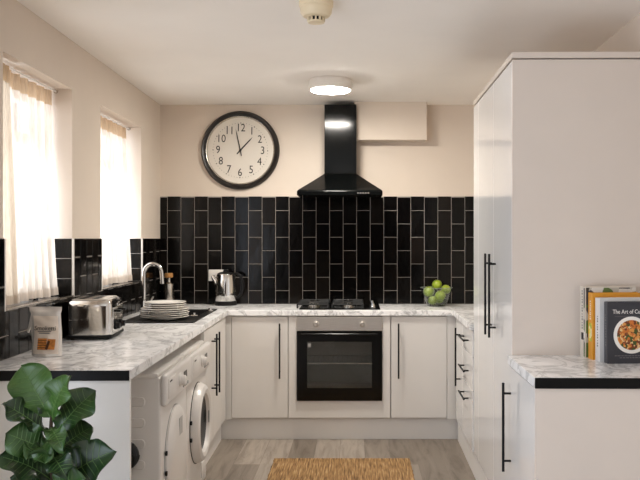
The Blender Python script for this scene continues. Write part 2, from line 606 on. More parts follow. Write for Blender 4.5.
# ------------------------------------------------------------------ tiling
TP, TH = 0.1031, 0.2035     # pitch across and up
def tiles(mb, u0, u1, v0, v1, pu, pv, ou, ov, P, stagger=True, up='v'):
    """bevelled tiles clipped to the rectangle; P(u, v, h) maps to space, h is the height off the wall"""
    g = 0.0016
    bm = mb.bm
    i0 = math.floor((u0 - ou) / pu)
    i1 = math.ceil((u1 - ou) / pu)
    for i in range(i0, i1):
        off = (pv / 2 if (i % 2) else 0) if stagger else 0
        j0 = math.floor((v0 - ov - off) / pv)
        j1 = math.ceil((v1 - ov - off) / pv)
        for j in range(j0, j1):
            a0, a1 = max(u0, ou + i * pu + g), min(u1, ou + (i + 1) * pu - g)
            b0, b1 = max(v0, ov + off + j * pv + g), min(v1, ov + off + (j + 1) * pv - g)
            if a1 - a0 < 0.008 or b1 - b0 < 0.008:
                continue
            t = [random.uniform(-0.0005, 0.0005) for _ in range(4)]
            c = 0.0035
            o = [bm.verts.new(P(a, b, 0.001)) for a, b in ((a0, b0), (a1, b0), (a1, b1), (a0, b1))]
            m = [bm.verts.new(P(a, b, 0.0058)) for a, b in ((a0, b0), (a1, b0), (a1, b1), (a0, b1))]
            n = [bm.verts.new(P(a, b, 0.0085 + t[k])) for k, (a, b) in enumerate(((a0 + c, b0 + c), (a1 - c, b0 + c), (a1 - c, b1 - c), (a0 + c, b1 - c)))]
            fs = []
            for q, r in ((o, m), (m, n)):
                for k in range(4):
                    l = (k + 1) % 4
                    fs.append(bm.faces.new((q[k], q[l], r[l], r[k])))
            fs.append(bm.faces.new(n))
            bmesh.ops.recalc_face_normals(bm, faces=fs)

ZT = CZ + 42 / 131.0        # top of the back splashback
ouB = (167.6 - 355) / 131.0
ovB = CZ + (238.5 - 210.6) / 131.0
sp = thing('tile_splashback', 'tall black glossy brick-tile splashback behind the hob across the back wall', 'splashback', (0, WALL_Y, 0.91))
P = lambda u, v, h: (u, WALL_Y - h, v)
m = MB()
tiles(m, -1.488, 1.32, 0.912, ZT, TP, TH, ouB, ovB, P)
part('tiling', m, 'tile', sp, smooth=0)
part('grout', MB().box(-1.488, 1.32, WALL_Y - 0.005, WALL_Y, 0.911, ZT), 'grout', sp, smooth=0)

sp = thing('tile_splashback', 'low black brick-tile splashback on the left wall running under the windows', 'splashback', (LX, 4.6, 0.91), 'L')
P = lambda u, v, h: (LX + h, u, v)
m = MB()
g = MB()
ZL = 1.41
for a, b, top in ((3.12, W1[0], ZL), (W1[0], W1[1], SILL), (W1[1], W2[0], ZL), (W2[0], W2[1], SILL), (W2[1], 6.262, ZL)):
    tiles(m, a, b, 0.912, top, TP, TH, 0.03, ZL - TH * 0.98, P)
    g.box(LX, LX + 0.005, a, b, 0.911, top)
for d0, d1 in (W1, W2):
    for dd, sgn in ((d1, -1), (d0, 1)):
        Pj = (lambda dd, sgn: lambda u, v, h: (u, dd + sgn * h, v))(dd, sgn)
        tiles(m, LX - 0.198, LX, SILL + 0.009, ZL, 0.2, TP, LX - 0.2, ZL, Pj, False)
        g.box(LX - 0.198, LX, min(dd, dd + sgn * 0.005), max(dd, dd + sgn * 0.005), SILL, ZL)
    Ps = lambda u, v, h: (v, u, SILL + h)
    tiles(m, d0, d1, LX - 0.198, LX, TH, 0.1, d0, LX, Ps, False)
    g.box(LX - 0.198, LX, d0, d1, SILL, SILL + 0.005)
part('tiling', m, 'tile', sp, smooth=0)
part('grout', g, 'grout', sp, smooth=0)
for d0, d1 in (W1, W2):
    for e, s in ((d0, -1), (d1, 1)):
        part('corner_trim', MB().box(LX - 0.002, LX + 0.010, e - 0.005, e + 0.005, SILL, ZL, 0.001), 'trim', sp, smooth=0)
    part('edge_trim', MB().box(LX - 0.002, LX + 0.010, d0, d1, SILL + 0.001, SILL + 0.009, 0.001), 'silver', sp, smooth=0)

# ------------------------------------------------------------------ worktops
WT0, WT1 = 0.872, 0.91
SK = (-1.325, -0.888, 4.85, 5.76)      # sink outline
wl = single('worktop', MB().cells([LX + 0.001, SK[0] + 0.02, SK[1] - 0.02, -0.812], [3.118, SK[2] + 0.02, SK[3] - 0.02, 6.268],
            lambda i, j: not (i == 1 and j == 1), WT0, WT1, 'Z'), 'marble', 'L',
            'long marble-effect worktop under the windows, with black edging at its near end', 'worktop', smooth=0, bevel=0.003)
part('edging', MB().box(LX + 0.001, -0.8125, 3.1125, 3.1178, WT0 - 0.0005, WT1 + 0.0005, 0.002), 'blackedge', wl, smooth=0)
yf = 5.702
xl = lambda y: -0.812 - A * y + 0.0008
xr = lambda y: 0.607 + A * y - 0.0008
single('worktop', MB().prism([(xl(yf), yf), (xr(yf), yf), (xr(6.258), 6.258), (xl(6.258), 6.258)], WT0, WT1), 'marble', 'W',
       'marble-effect worktop along the back wall holding the gas hob', 'worktop', smooth=0, bevel=0.003)
single('worktop', MB().box(0.607, RX - 0.002, 4.803, 6.262, WT0, WT1), 'marble', 'R',
       'short marble-effect worktop above the drawers beside the tall cabinet', 'worktop', smooth=0, bevel=0.003)
wp = single('worktop', MB().box(0.606, RX - 0.002, 2.952, 3.528, WT0, WT1), 'marble', 'R',
            'marble-effect worktop under the cookbooks, with black front edging', 'worktop', smooth=0, bevel=0.003)
part('edging', MB().box(0.6055, RX - 0.002, 2.9465, 2.9518, WT0 - 0.0005, WT1 + 0.0005, 0.002), 'blackedge', wp, smooth=0)

# ------------------------------------------------------------------ cabinets
def carcass(x0, x1, y0, y1, z0, z1, open_side, t=0.016):
    """open-topped box of panels; OPEN_SIDE is left to the doors"""
    m = MB()
    m.box(x0, x1, y0, y1, z0, z0 + t)
    if open_side != '-y': m.box(x0, x1, y0, y0 + t, z0 + t, z1)
    if open_side != '+y': m.box(x0, x1, y1 - t, y1, z0 + t, z1)
    if open_side != '-x': m.box(x0, x0 + t, y0 + t, y1 - t, z0 + t, z1)
    if open_side != '+x': m.box(x1 - t, x1, y0 + t, y1 - t, z0 + t, z1)
    return m

def bar_handle(a, b, normal, stand=0.032, r=0.0058, inset=0.12):
    """bar from a to b, standing off the face along NORMAL on two posts; a and b lie on the face"""
    a, b, n = Vector(a), Vector(b), Vector(normal)
    m = MB()
    m.cyl(a + n * stand, b + n * stand, r, 14)
    for k in (inset, 1 - inset):
        p = a.lerp(b, k)
        m.cyl(p, p + n * stand, r * 0.85, 12)
    return m

DZ0, DZ1 = 0.16, 0.866
FD = 820 / 143.4             # plane of the back doors
def bx(px, s=143.4): return (px - 355) / s
def back_cabinet(px0, px1, hpx, label, post):
    x0, x1 = bx(px0) + 0.0015, bx(px1) - 0.0015
    t = thing('base_cabinet', label, 'cabinet', ((x0 + x1) / 2, FD + 0.28, 0.15))
    part('body', carcass(x0, x1, FD + 0.019, 6.24, 0.15, 0.870, '-y'), 'carcass', t, smooth=0)
    d = part('door', MB().box(x0, x1, FD, FD + 0.018, DZ0, DZ1, 0.0012), 'satin', t, smooth=0)
    hx = bx(hpx, 144.2)
    part('handle', bar_handle((hx, FD, 0.437), (hx, FD, 0.82), (0, -1, 0)), 'black', d)
    part('corner_post', MB().box(bx(post[0]), bx(post[1]), FD + 0.002, FD + 0.02, 0.15, 0.871, 0.001), 'satin', t, smooth=0)
    return t
back_cabinet(231.6, 288, 279.5, 'white base cabinet left of the oven, its black handle at right', (225.6, 231.4))
back_cabinet(391, 447, 398.6, 'white base cabinet right of the oven, its black handle at left', (447.2, 456.4))
# oven housing
hx0, hx1 = bx(288.2), bx(390.6)
ox0, ox1 = bx(297), bx(382)
oz0, oz1 = CZ - (400.5 - 238.5) / 143.4, CZ - (316.6 - 238.5) / 143.4
t = thing('oven_housing', 'white cabinet surround framing the oven, with blank panel below', 'cabinet', (bx(339.5), FD + 0.28, 0.15))
part('front_frame', MB().cells([hx0 + 0.0015, ox0 - 0.002, ox1 + 0.002, hx1 - 0.0015], [DZ0, oz0 - 0.002, 0.868], lambda i, j: not (i == 1 and j == 1), FD, FD + 0.018, 'Y'), 'satin', t, smooth=0, bevel=0.0012)
part('body', carcass(hx0, hx1, FD + 0.019, 6.24, 0.15, 0.870, '-y'), 'carcass', t, smooth=0)
# oven
t = thing('built_in_oven', 'built-in electric oven with steel control panel and black glass door', 'oven', (bx(339.5), FD + 0.2, oz0))
xa, xb = ox0, ox1
cp0 = CZ - (331 - 238.5) / 143.4
def open_box(x0, x1, y0, y1, z0, z1, w):
    m = MB()
    m.box(x0, x1, y1 - w, y1, z0, z1).box(x0, x0 + w, y0, y1 - w, z0, z1).box(x1 - w, x1, y0, y1 - w, z0, z1)
    m.box(x0 + w, x1 - w, y0, y1 - w, z0, z0 + w).box(x0 + w, x1 - w, y0, y1 - w, z1 - w, z1)
    return m
part('cavity', open_box(xa + 0.01, xb - 0.01, FD + 0.004, FD + 0.45, oz0 + 0.03, cp0 - 0.01, 0.02), 'ovenin', t, smooth=0)
rk = MB()
for k in range(16):
    xx = xa + 0.035 + k * (xb - xa - 0.07) / 15
    rk.cyl((xx, FD + 0.03, 0.535), (xx, FD + 0.41, 0.535), 0.002, 6)
for yy in (FD + 0.03, FD + 0.41):
    rk.cyl((xa + 0.033, yy, 0.535), (xb - 0.033, yy, 0.535), 0.004, 8)
part('oven_rack', rk, 'chrome', t)
cpn = part('control_panel', MB().box(xa, xb, FD - 0.014, FD + 0.03, cp0 + 0.0015, oz1, 0.002), 'steel', t, smooth=0)
for kx in (316, 362.5):
    k = MB().lathe([(0, 0.0), (0.022, 0.0), (0.022, 0.004), (0.0165, 0.006), (0.0155, 0.024), (0.013, 0.027), (0, 0.027)], (bx(kx, 144), FD - 0.014, CZ - (324 - 238.5) / 144), 28, None, 'Y')
    part('knob', k, 'steel', cpn)
wz0, wz1 = CZ - (388.5 - 238.5) / 144, CZ - (342 - 238.5) / 144
wx0, wx1 = bx(307, 144), bx(372, 144)
dr = part('door', MB().cells([xa, wx0, wx1, xb], [oz0, wz0, wz1, cp0 - 0.002], lambda i, j: not (i == 1 and j == 1), FD - 0.016, FD + 0.003, 'Y'), 'blackgloss', t, smooth=0, bevel=0.001)
part('door_glass', MB().box(wx0, wx1, FD - 0.013, FD - 0.008, wz0, wz1), 'ovenglass', dr, smooth=0)
hz = CZ - (335.5 - 238.5) / 146
hm = MB().cyl((xa + 0.03, FD - 0.045, hz), (xb - 0.03, FD - 0.045, hz), 0.008, 14)
for q in (xa + 0.055, xb - 0.055):
    hm.cyl((q, FD - 0.016, hz), (q, FD - 0.045, hz), 0.006, 10)
part('handle', hm, 'blackgloss', dr)
tag(part('sticker', MB().box(bx(308.2), bx(311), FD - 0.0165, FD - 0.0150, CZ - (347.5 - 238.5) / 144, CZ - (343.5 - 238.5) / 144), 'sticker', dr, smooth=0), 'small pale sticker on the glass')

# plinths
single('plinth', MB().box(bx(221, 142.3), bx(458.5, 142.3), 5.765, 5.781, 0, 0.149), 'plinth', 'W', 'white plinth under the oven and the back cabinets', 'plinth', smooth=0)
single('plinth', MB().box(-0.876, -0.86, 4.81, 5.755, 0, 0.149), 'plinth', 'L', 'white plinth under the sink cupboard beside the washing machine', 'plinth', smooth=0)
single('plinth', MB().box(0.642, 0.658, 2.98, 3.526, 0, 0.149), 'plinth', 'R', 'short white plinth under the low cabinet that carries the cookbooks', 'plinth', smooth=0)
single('plinth', MB().box(0.642, 0.658, 3.553, 5.745, 0, 0.149), 'plinth', 'R', 'long white plinth under the tall cabinet and the drawers beyond it', 'plinth', smooth=0)

# left run: end panel and sink cupboard
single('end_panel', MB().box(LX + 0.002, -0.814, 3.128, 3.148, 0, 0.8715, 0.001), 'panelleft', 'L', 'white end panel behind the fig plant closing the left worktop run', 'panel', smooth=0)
t = thing('sink_cabinet', 'white double-door cupboard under the sink, its two black handles side by side', 'cabinet', (-1.1, 5.2, 0.15), 'L')
part('body', carcass(LX + 0.02, -0.839, 4.815, 5.69, 0.15, 0.870, '+x'), 'carcass', t, smooth=0)
for d0, d1, hd in ((4.82, 5.144, 5.09), (5.148, 5.49, 5.20)):
    d = part('door', MB().box(-0.838, -0.82, d0, d1, DZ0, DZ1, 0.0012), 'satin', t, smooth=0)
    part('handle', bar_handle((-0.82, hd, 0.437), (-0.82, hd, 0.82), (1, 0, 0)), 'black', d)
part('filler', MB().box(-0.838, -0.82, 5.493, 5.69, DZ0, DZ1, 0.0012), 'satin', t, smooth=0)

# right run
XR = 0.624
t = thing('corner_cabinet', 'white corner base cabinet with one upright black handle right of the fruit bowl', 'cabinet', (0.9, 5.5, 0.15), 'R')
part('body', carcass(XR + 0.019, RX - 0.01, 5.325, 5.70, 0.15, 0.870, '-x'), 'carcass', t, smooth=0)
d = part('door', MB().box(XR, XR + 0.018, 5.327, 5.69, DZ0, DZ1, 0.0012), 'white', t, smooth=0)
part('handle', bar_handle((XR, 5.43, 0.435), (XR, 5.43, 0.82), (-1, 0, 0)), 'black', d)
t = thing('drawer_cabinet', 'white three-drawer base cabinet with short level black handles', 'cabinet', (0.9, 5.1, 0.15), 'R')
part('body', carcass(XR + 0.019, RX - 0.01, 4.81, 5.322, 0.15, 0.870, '-x'), 'carcass', t, smooth=0)
for z0, z1, hz in ((0.714, 0.866, 0.79), (0.515, 0.711, 0.605), (0.16, 0.512, 0.437)):
    d = part('drawer', MB().box(XR, XR + 0.018, 4.812, 5.322, z0, z1, 0.0012), 'white', t, smooth=0)
    part('handle', bar_handle((XR, 4.97, hz), (XR, 5.25, hz), (-1, 0, 0)), 'black', d)
# tall cabinet
XT = 0.629
t = thing('tall_cabinet', 'tall glossy white larder cabinet with two long black handles', 'cabinet', (0.93, 4.2, 0.0), 'R')
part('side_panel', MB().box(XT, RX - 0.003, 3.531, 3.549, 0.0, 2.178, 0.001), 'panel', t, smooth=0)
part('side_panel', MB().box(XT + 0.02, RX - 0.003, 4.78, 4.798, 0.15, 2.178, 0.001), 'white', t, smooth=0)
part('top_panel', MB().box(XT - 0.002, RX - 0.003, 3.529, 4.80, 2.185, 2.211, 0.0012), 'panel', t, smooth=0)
part('body', MB().box(XT + 0.02, RX - 0.004, 3.55, 4.779, 0.152, 0.17).box(RX - 0.02, RX - 0.004, 3.55, 4.779, 0.17, 2.17).box(XT + 0.03, RX - 0.004, 3.55, 4.779, 2.17, 2.1845), 'carcass', t, smooth=0)
for d0, d1, hd in ((3.551, 4.052, 3.985), (4.056, 4.60, 4.115)):
    d = part('door', MB().box(XT, XT + 0.018, d0, d1, DZ0, 2.176, 0.0012), 'white', t, smooth=0)
    part('handle', bar_handle((XT, hd, 0.93), (XT, hd, 1.335), (-1, 0, 0)), 'black', d)
part('filler', MB().box(XT, XT + 0.018, 4.604, 4.798, DZ0, 2.176, 0.0012), 'white', t, smooth=0)
# peninsula cabinet
XP = 0.612
t = thing('peninsula_cabinet', 'white low cabinet under the cookbooks, with one long black handle', 'cabinet', (0.92, 3.2, 0.0), 'R')
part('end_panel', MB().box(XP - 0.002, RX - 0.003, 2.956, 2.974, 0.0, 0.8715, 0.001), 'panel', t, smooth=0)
part('body', carcass(XP + 0.019, RX - 0.005, 2.975, 3.53, 0.15, 0.870, '-x'), 'carcass', t, smooth=0)
d = part('door', MB().box(XP, XP + 0.018, 2.976, 3.528, DZ0, DZ1, 0.0012), 'white', t, smooth=0)
part('handle', bar_handle((XP, 3.475, 0.425), (XP, 3.475, 0.80), (-1, 0, 0)), 'black', d)

# ------------------------------------------------------------------ laundry machines
def rrect(w, h, r, n=6):
    pts = []
    for cx, cy, a0 in ((w / 2 - r, h / 2 - r, 0), (-w / 2 + r, h / 2 - r, 90), (-w / 2 + r, -h / 2 + r, 180), (w / 2 - r, -h / 2 + r, 270)):
        for k in range(n + 1):
            a = math.radians(a0 + 90 * k / n)
            pts.append((cx + r * math.cos(a), cy + r * math.sin(a)))
    return pts

def machine(d0, d1, label, glass, name):
    t = thing(name, label, 'washing machine', (-1.09, (d0 + d1) / 2, 0), 'L')
    dm = (d0 + d1) / 2
    body = MB().box(LX + 0.05, -0.803, d0, d1, 0.02, 0.80, 0.012, 3)
    body.box(LX + 0.04, -0.815, d0 + 0.002, d1 - 0.002, 0.795, 0.818, 0.008, 2)
    b = part('body', body, 'appliance', t)
    for x in (-1.30, -0.87):
        for y in (d0 + 0.06, d1 - 0.06):
            part('foot', MB().lathe([(0, 0), (0.022, 0), (0.022, 0.012), (0.012, 0.014), (0.012, 0.026), (0, 0.026)], (x, y, 0), 16), 'rubber', t)
    pr = MB()
    for k in range(6):
        z = 0.695 - k * 0.092
        pr.prism([(-1.07 + a, z + c) for a, c in rrect(0.40, 0.042, 0.018)], d0 - 0.004, d0 + 0.005, 'Y')
    part('pressed_ribs', pr, 'appliance', b, bevel=0.003)
    f = part('fascia', MB().box(-0.806, -0.775, d0 - 0.002, d1 + 0.002, 0.672, 0.812, 0.014, 4), 'appliance', t)
    part('detergent_drawer', MB().box(-0.778, -0.771, d0 + 0.03, d0 + 0.19, 0.70, 0.79, 0.004, 2), 'appliance', f)
    part('display', MB().box(-0.778, -0.7735, dm + 0.08, dm + 0.16, 0.73, 0.765, 0.001), 'display', f, smooth=0)
    part('control_knob', MB().lathe([(0, 0), (0.031, 0), (0.031, 0.006), (0.024, 0.01), (0.022, 0.027), (0.018, 0.03), (0, 0.03)], (-0.7755, dm - 0.01, 0.742), 28, None, 'X'), 'appliance', f)
    for k in range(4):
        part('button', MB().lathe([(0, 0), (0.008, 0), (0.008, 0.005), (0, 0.006)], (-0.7755, dm + 0.07 + 0.035 * k, 0.70), 14, None, 'X'), 'greyplastic', f)
    part('brand_mark', MB().box(-0.7715, -0.7705, d0 + 0.045, d0 + 0.095, 0.772, 0.779), 'ink', f, smooth=0)
    zc = 0.405
    R = 0.215
    c = (-0.803, dm, zc)
    if glass:
        door = part('door', MB().lathe([(0.148, 0.022), (0.158, 0.044), (0.18, 0.05), (0.2, 0.042), (R, 0.018), (R, 0.0)], c, 56, None, 'X'), 'appliance', t)
        part('door_glass', MB().lathe([(0, 0.004), (0.06, 0.006), (0.11, 0.014), (0.150, 0.026)], c, 48, None, 'X'), M['display'], door)
        part('door_catch', MB().box(-0.768, -0.76, dm + 0.15, dm + 0.19, zc - 0.035, zc + 0.035, 0.003), 'greyplastic', door)
    else:
        door = part('door', MB().lathe([(0, 0.030), (0.10, 0.031), (0.165, 0.028), (0.2, 0.02), (R, 0.010), (R, 0.0)], c, 56, None, 'X'), 'appliance', t)
        part('energy_sticker', MB().box(-0.774, -0.7715, dm - 0.035, dm + 0.035, zc + 0.08, zc + 0.16), 'sticker', door, smooth=0)
    part('door_gap_ring', MB().lathe([(R - 0.002, 0.003), (R + 0.004, 0.003), (R + 0.005, 0.0)], c, 56, None, 'X'), 'black' if glass else 'greyplastic', door)  # shaded gap round the door, drawn as a coloured ring
    for dz in (-0.045, 0.045):
        part('hinge_cap', MB().lathe([(0, 0), (0.011, 0), (0.011, 0.008), (0, 0.009)], (-0.797, dm - R - 0.008, zc + dz), 16, None, 'X'), 'black', door)
    part('kick_flap', MB().box(-0.806, -0.797, d1 - 0.17, d1 - 0.04, 0.06, 0.15, 0.004), 'appliance', t)
    return t, b
t, b = machine(3.60, 4.192, 'white front-loading washing machine nearest the end panel, with grey sticker on its door', False, 'washing_machine')
pts = []
for k in range(49):
    a = 2 * PI * k / 24
    pts.append((-0.957 + 0.058 * math.cos(a), 3.535 + 0.010 * math.sin(a * 0.5) + 0.0005 * k, 0.475 + 0.052 * math.sin(a)))
hs = MB().tube(pts, 0.017, 10)
pts2 = [(-0.925, 3.545, 0.475), (-0.93, 3.545, 0.40), (-0.935, 3.545, 0.3), (-0.94, 3.545, 0.12), (-0.97, 3.545, 0.02), (-1.1, 3.55, 0.016)]
part('coiled_cable', hs, 'rubber', t)
part('drain_hose', MB().tube(pts2, 0.012, 10), 'hosegrey', t)
machine(4.197, 4.79, 'white front-loading washing machine beside the sink cupboard, with ringed porthole door', True, 'washing_machine')

# ------------------------------------------------------------------ sink, tap, plates
t = thing('sink', 'black composite sink and drainer set in the left worktop', 'sink', ((SK[0] + SK[1]) / 2, (SK[2] + SK[3]) / 2, WT1), 'L')
BX = (SK[0] + 0.05, SK[1] - 0.045, 5.24, 5.70)
m = MB().cells([SK[0], BX[0], BX[1], SK[1]], [SK[2], BX[2], BX[3], SK[3]], lambda i, j: not (i == 1 and j == 1), WT1 + 0.0004, WT1 + 0.006, 'Z')
part('rim', m, 'sink', t, smooth=0, bevel=0.002)
bw = 0.006
zb = WT1 - 0.17
m = MB().box(BX[0] - bw, BX[0], BX[2] - bw, BX[3] + bw, zb, WT1 + 0.001).box(BX[1], BX[1] + bw, BX[2] - bw, BX[3] + bw, zb, WT1 + 0.001)
m.box(BX[0], BX[1], BX[2] - bw, BX[2], zb, WT1 + 0.001).box(BX[0], BX[1], BX[3], BX[3] + bw, zb, WT1 + 0.001).box(BX[0] - bw, BX[1] + bw, BX[2] - bw, BX[3] + bw, zb - bw, zb)
part('basin', m, 'sink', t, smooth=0)
m = MB()
for k in range(7):
    x = SK[0] + 0.07 + k * 0.05
    m.box(x, x + 0.012, 4.90, 5.19, WT1 + 0.0055, WT1 + 0.0085, 0.001, 1)
part('drainer_ribs', m, 'sink', t, smooth=0)
part('waste', MB().lathe([(0, 0.004), (0.03, 0.004), (0.042, 0.001), (0.042, 0)], ((BX[0] + BX[1]) / 2, 5.46, zb + 0.0005), 28), 'chrome', t)
m = MB().lathe([(0, 0.0), (0.028, 0.0), (0.03, 0.006), (0.022, 0.011), (0.008, 0.013), (0.006, 0.02), (0.009, 0.024), (0, 0.026)], (-0.95, 5.222, WT1 + 0.006), 24)
part('plug', m, 'chrome', t)
part('popup_control', MB().lathe([(0, 0), (0.018, 0), (0.018, 0.006), (0.012, 0.01), (0.012, 0.02), (0, 0.021)], (-0.912, 5.60, WT1 + 0.006), 20), 'chrome', t)

TX, TD = -1.262, 5.17 + 0.02
t = thing('mixer_tap', 'chrome swan-neck mixer tap rising behind the stacked plates', 'tap', (TX, TD, WT1 + 0.006), 'L')
m = MB().lathe([(0, 0), (0.027, 0), (0.027, 0.006), (0.022, 0.012), (0.02, 0.09), (0.0155, 0.10), (0.0155, 0.105)], (TX, TD, WT1 + 0.006), 28)
part('base', m, 'chrome', t)
pts = [(TX, TD, 1.0), (TX, TD, 1.10), (TX, TD, 1.19)]
R = 0.056
for k in range(1, 17):
    a = PI * k / 16
    pts.append((TX + R - R * math.cos(a), TD, 1.19 + R * 1.05 * math.sin(a)))
pts += [(TX + 2 * R + 0.002, TD, 1.165), (TX + 2 * R + 0.003, TD, 1.14)]
sp_ = part('spout', MB().tube(pts, 0.0125, 18), 'chrome', t)
part('aerator', MB().cyl((TX + 2 * R + 0.003, TD, 1.14), (TX + 2 * R + 0.003, TD, 1.125), 0.014, 18), 'chrome', sp_)
part('lever', MB().tube([(TX + 0.018, TD - 0.005, 0.985), (TX + 0.035, TD - 0.006, 1.0), (TX + 0.062, TD - 0.006, 1.045)], [0.009, 0.006, 0.005], 12), 'chrome', t)

def plate_mesh(R):
    pr = [(0, 0.003), (R * 0.52, 0.003), (R * 0.55, 0.0), (R * 0.60, 0.0), (R * 0.62, 0.004), (R * 0.80, 0.0125), (R * 0.985, 0.0155), (R, 0.0175), (R * 0.985, 0.0195),
          (R * 0.78, 0.0168), (R * 0.62, 0.009), (R * 0.5, 0.0072), (0, 0.0072)]
    return MB().lathe(pr, (0, 0, 0), 64)
ordn = ['bottom', 'second from the bottom', 'third from the bottom', 'fourth from the bottom', 'topmost']
PC = (-1.098, 5.035)
z = WT1 + 0.0088
protos = {}
for i in range(8):
    big = i < 5
    R = 0.148 if big else 0.127
    if big not in protos:
        mb = plate_mesh(R)
        o = single('dinner_plate' if big else 'side_plate', mb, 'china', 'L')
        protos[big] = o
    else:
        o = protos[big].copy()
        COL.objects.link(o)
    o.matrix_world = FR['L'] @ Matrix.Translation((PC[0] + random.uniform(-.003, .003), PC[1] + random.uniform(-.003, .003), z))
    if big:
        tag(o, 'wide white dinner plate by the sink, %s of the five wide ones' % ordn[i], 'plate', 'plates stacked by the sink')
    else:
        tag(o, 'smaller white plate by the sink, %s of the three small ones' % (['lowest', 'middle', 'topmost'][i - 5]), 'plate', 'plates stacked by the sink')
    z += 0.0122 if i != 4 else 0.0130

# cork-stoppered bottle in the corner
BXc = ((168.8 - 355) / 133.0, 6.165)
t = thing('steel_bottle', 'slim steel bottle with cork stopper in the corner behind the tap', 'bottle', (BXc[0], BXc[1], WT1))
part('body', MB().lathe([(0, 0), (0.039, 0), (0.041, 0.004), (0.041, 0.15), (0.037, 0.162), (0.018, 0.172), (0.0155, 0.18), (0.0155, 0.205), (0, 0.205)], (BXc[0], BXc[1], WT1), 40), 'steel2', t)
part('cork_stopper', MB().lathe([(0, 0.2055), (0.024, 0.2055), (0.031, 0.21), (0.032, 0.232), (0.028, 0.24), (0, 0.241)], (BXc[0], BXc[1], WT1), 30), 'cork', t)

# ------------------------------------------------------------------ kettle and socket
KX, KY = (225 - 355) / 134.0, 6.155
t = thing('kettle', 'polished steel electric kettle with black handle on the back worktop', 'kettle', (KX, KY, WT1))
part('base', MB().lathe([(0, 0), (0.081, 0), (0.083, 0.004), (0.082, 0.030), (0.078, 0.033), (0, 0.033)], (KX, KY, WT1), 44), 'plastic', t)
b = part('body', MB().lathe([(0, 0.0335), (0.079, 0.0335), (0.081, 0.038), (0.080, 0.10), (0.075, 0.18), (0.069, 0.225), (0.064, 0.236)], (KX, KY, WT1), 48), 'chrome', t)
part('lid', MB().lathe([(0.0625, 0.231), (0.061, 0.238), (0.045, 0.247), (0.02, 0.25), (0.018, 0.262), (0.012, 0.267), (0, 0.267)], (KX, KY, WT1), 40), 'plastic', t)
m = MB().tube([(KX - 0.062, KY - 0.01, WT1 + 0.165), (KX - 0.082, KY - 0.012, WT1 + 0.195), (KX - 0.10, KY - 0.014, WT1 + 0.222)], [0.03, 0.02, 0.011], 16)
part('spout', m, 'chrome', b)
hp = [(KX + 0.058, KY - 0.01, WT1 + 0.235), (KX + 0.085, KY - 0.012, WT1 + 0.238), (KX + 0.112, KY - 0.014, WT1 + 0.222), (KX + 0.124, KY - 0.015, WT1 + 0.18), (KX + 0.124, KY - 0.015, WT1 + 0.12),
      (KX + 0.114, KY - 0.014, WT1 + 0.08), (KX + 0.092, KY - 0.013, WT1 + 0.062), (KX + 0.078, KY - 0.012, WT1 + 0.06)]
part('handle', MB().tube(hp, [0.010, 0.010, 0.011, 0.012, 0.012, 0.011, 0.009, 0.008], 14), 'plastic', t)
SX, SZ = (218.6 - 355) / 131.0, CZ - (275.2 - 238.5) / 131.0
t = thing('wall_socket', 'white double wall socket on the black tiles behind the kettle', 'socket', (SX, WALL_Y - 0.0095, SZ - 0.043))
pl = part('faceplate', MB().box(SX - 0.074, SX + 0.074, WALL_Y - 0.0195, WALL_Y - 0.0092, SZ - 0.043, SZ + 0.043, 0.003), 'socket', t)
for s in (-1, 1):
    part('switch', MB().box(SX + s * 0.05 - 0.006, SX + s * 0.05 + 0.006, WALL_Y - 0.0225, WALL_Y - 0.0192, SZ + 0.012, SZ + 0.032, 0.001), 'socket', pl, smooth=0)
    m = MB()
    for dx, dz, w, h in ((0, -0.002, 0.002, 0.004), (-0.011, -0.022, 0.0035, 0.002), (0.011, -0.022, 0.0035, 0.002)):
        m.box(SX + s * 0.026 + dx - w, SX + s * 0.026 + dx + w, WALL_Y - 0.0198, WALL_Y - 0.019, SZ + dz - h, SZ + dz + h)
    part('pin_holes', m, 'ink', pl, smooth=0)

# ------------------------------------------------------------------ hob
HX, HY = (340 - 355) / 140.0, 5.985
t = thing('gas_hob', 'black four-burner gas hob above the oven', 'hob', (HX, HY, WT1))
part('base_plate', MB().box(HX - 0.285, HX + 0.285, HY - 0.235, HY + 0.235, WT1 + 0.0003, WT1 + 0.010, 0.003), 'blackgloss', t, smooth=0)
for i, (dx, dy, r) in enumerate(((-0.19, -0.105, 0.032), (-0.19, 0.115, 0.045), (0.055, -0.105, 0.036), (0.055, 0.115, 0.03))):
    cx, cy = HX + dx, HY + dy
    bn = part('burner', MB().lathe([(0, 0), (r + 0.012, 0), (r + 0.012, 0.006), (r, 0.009), (r, 0.016), (0, 0.016)], (cx, cy, WT1 + 0.0102), 32), 'silver', t)
    part('burner_cap', MB().lathe([(0, 0.0165), (r - 0.003, 0.0165), (r - 0.003, 0.022), (r - 0.008, 0.025), (0, 0.026)], (cx, cy, WT1 + 0.0102), 32), 'silver', bn)
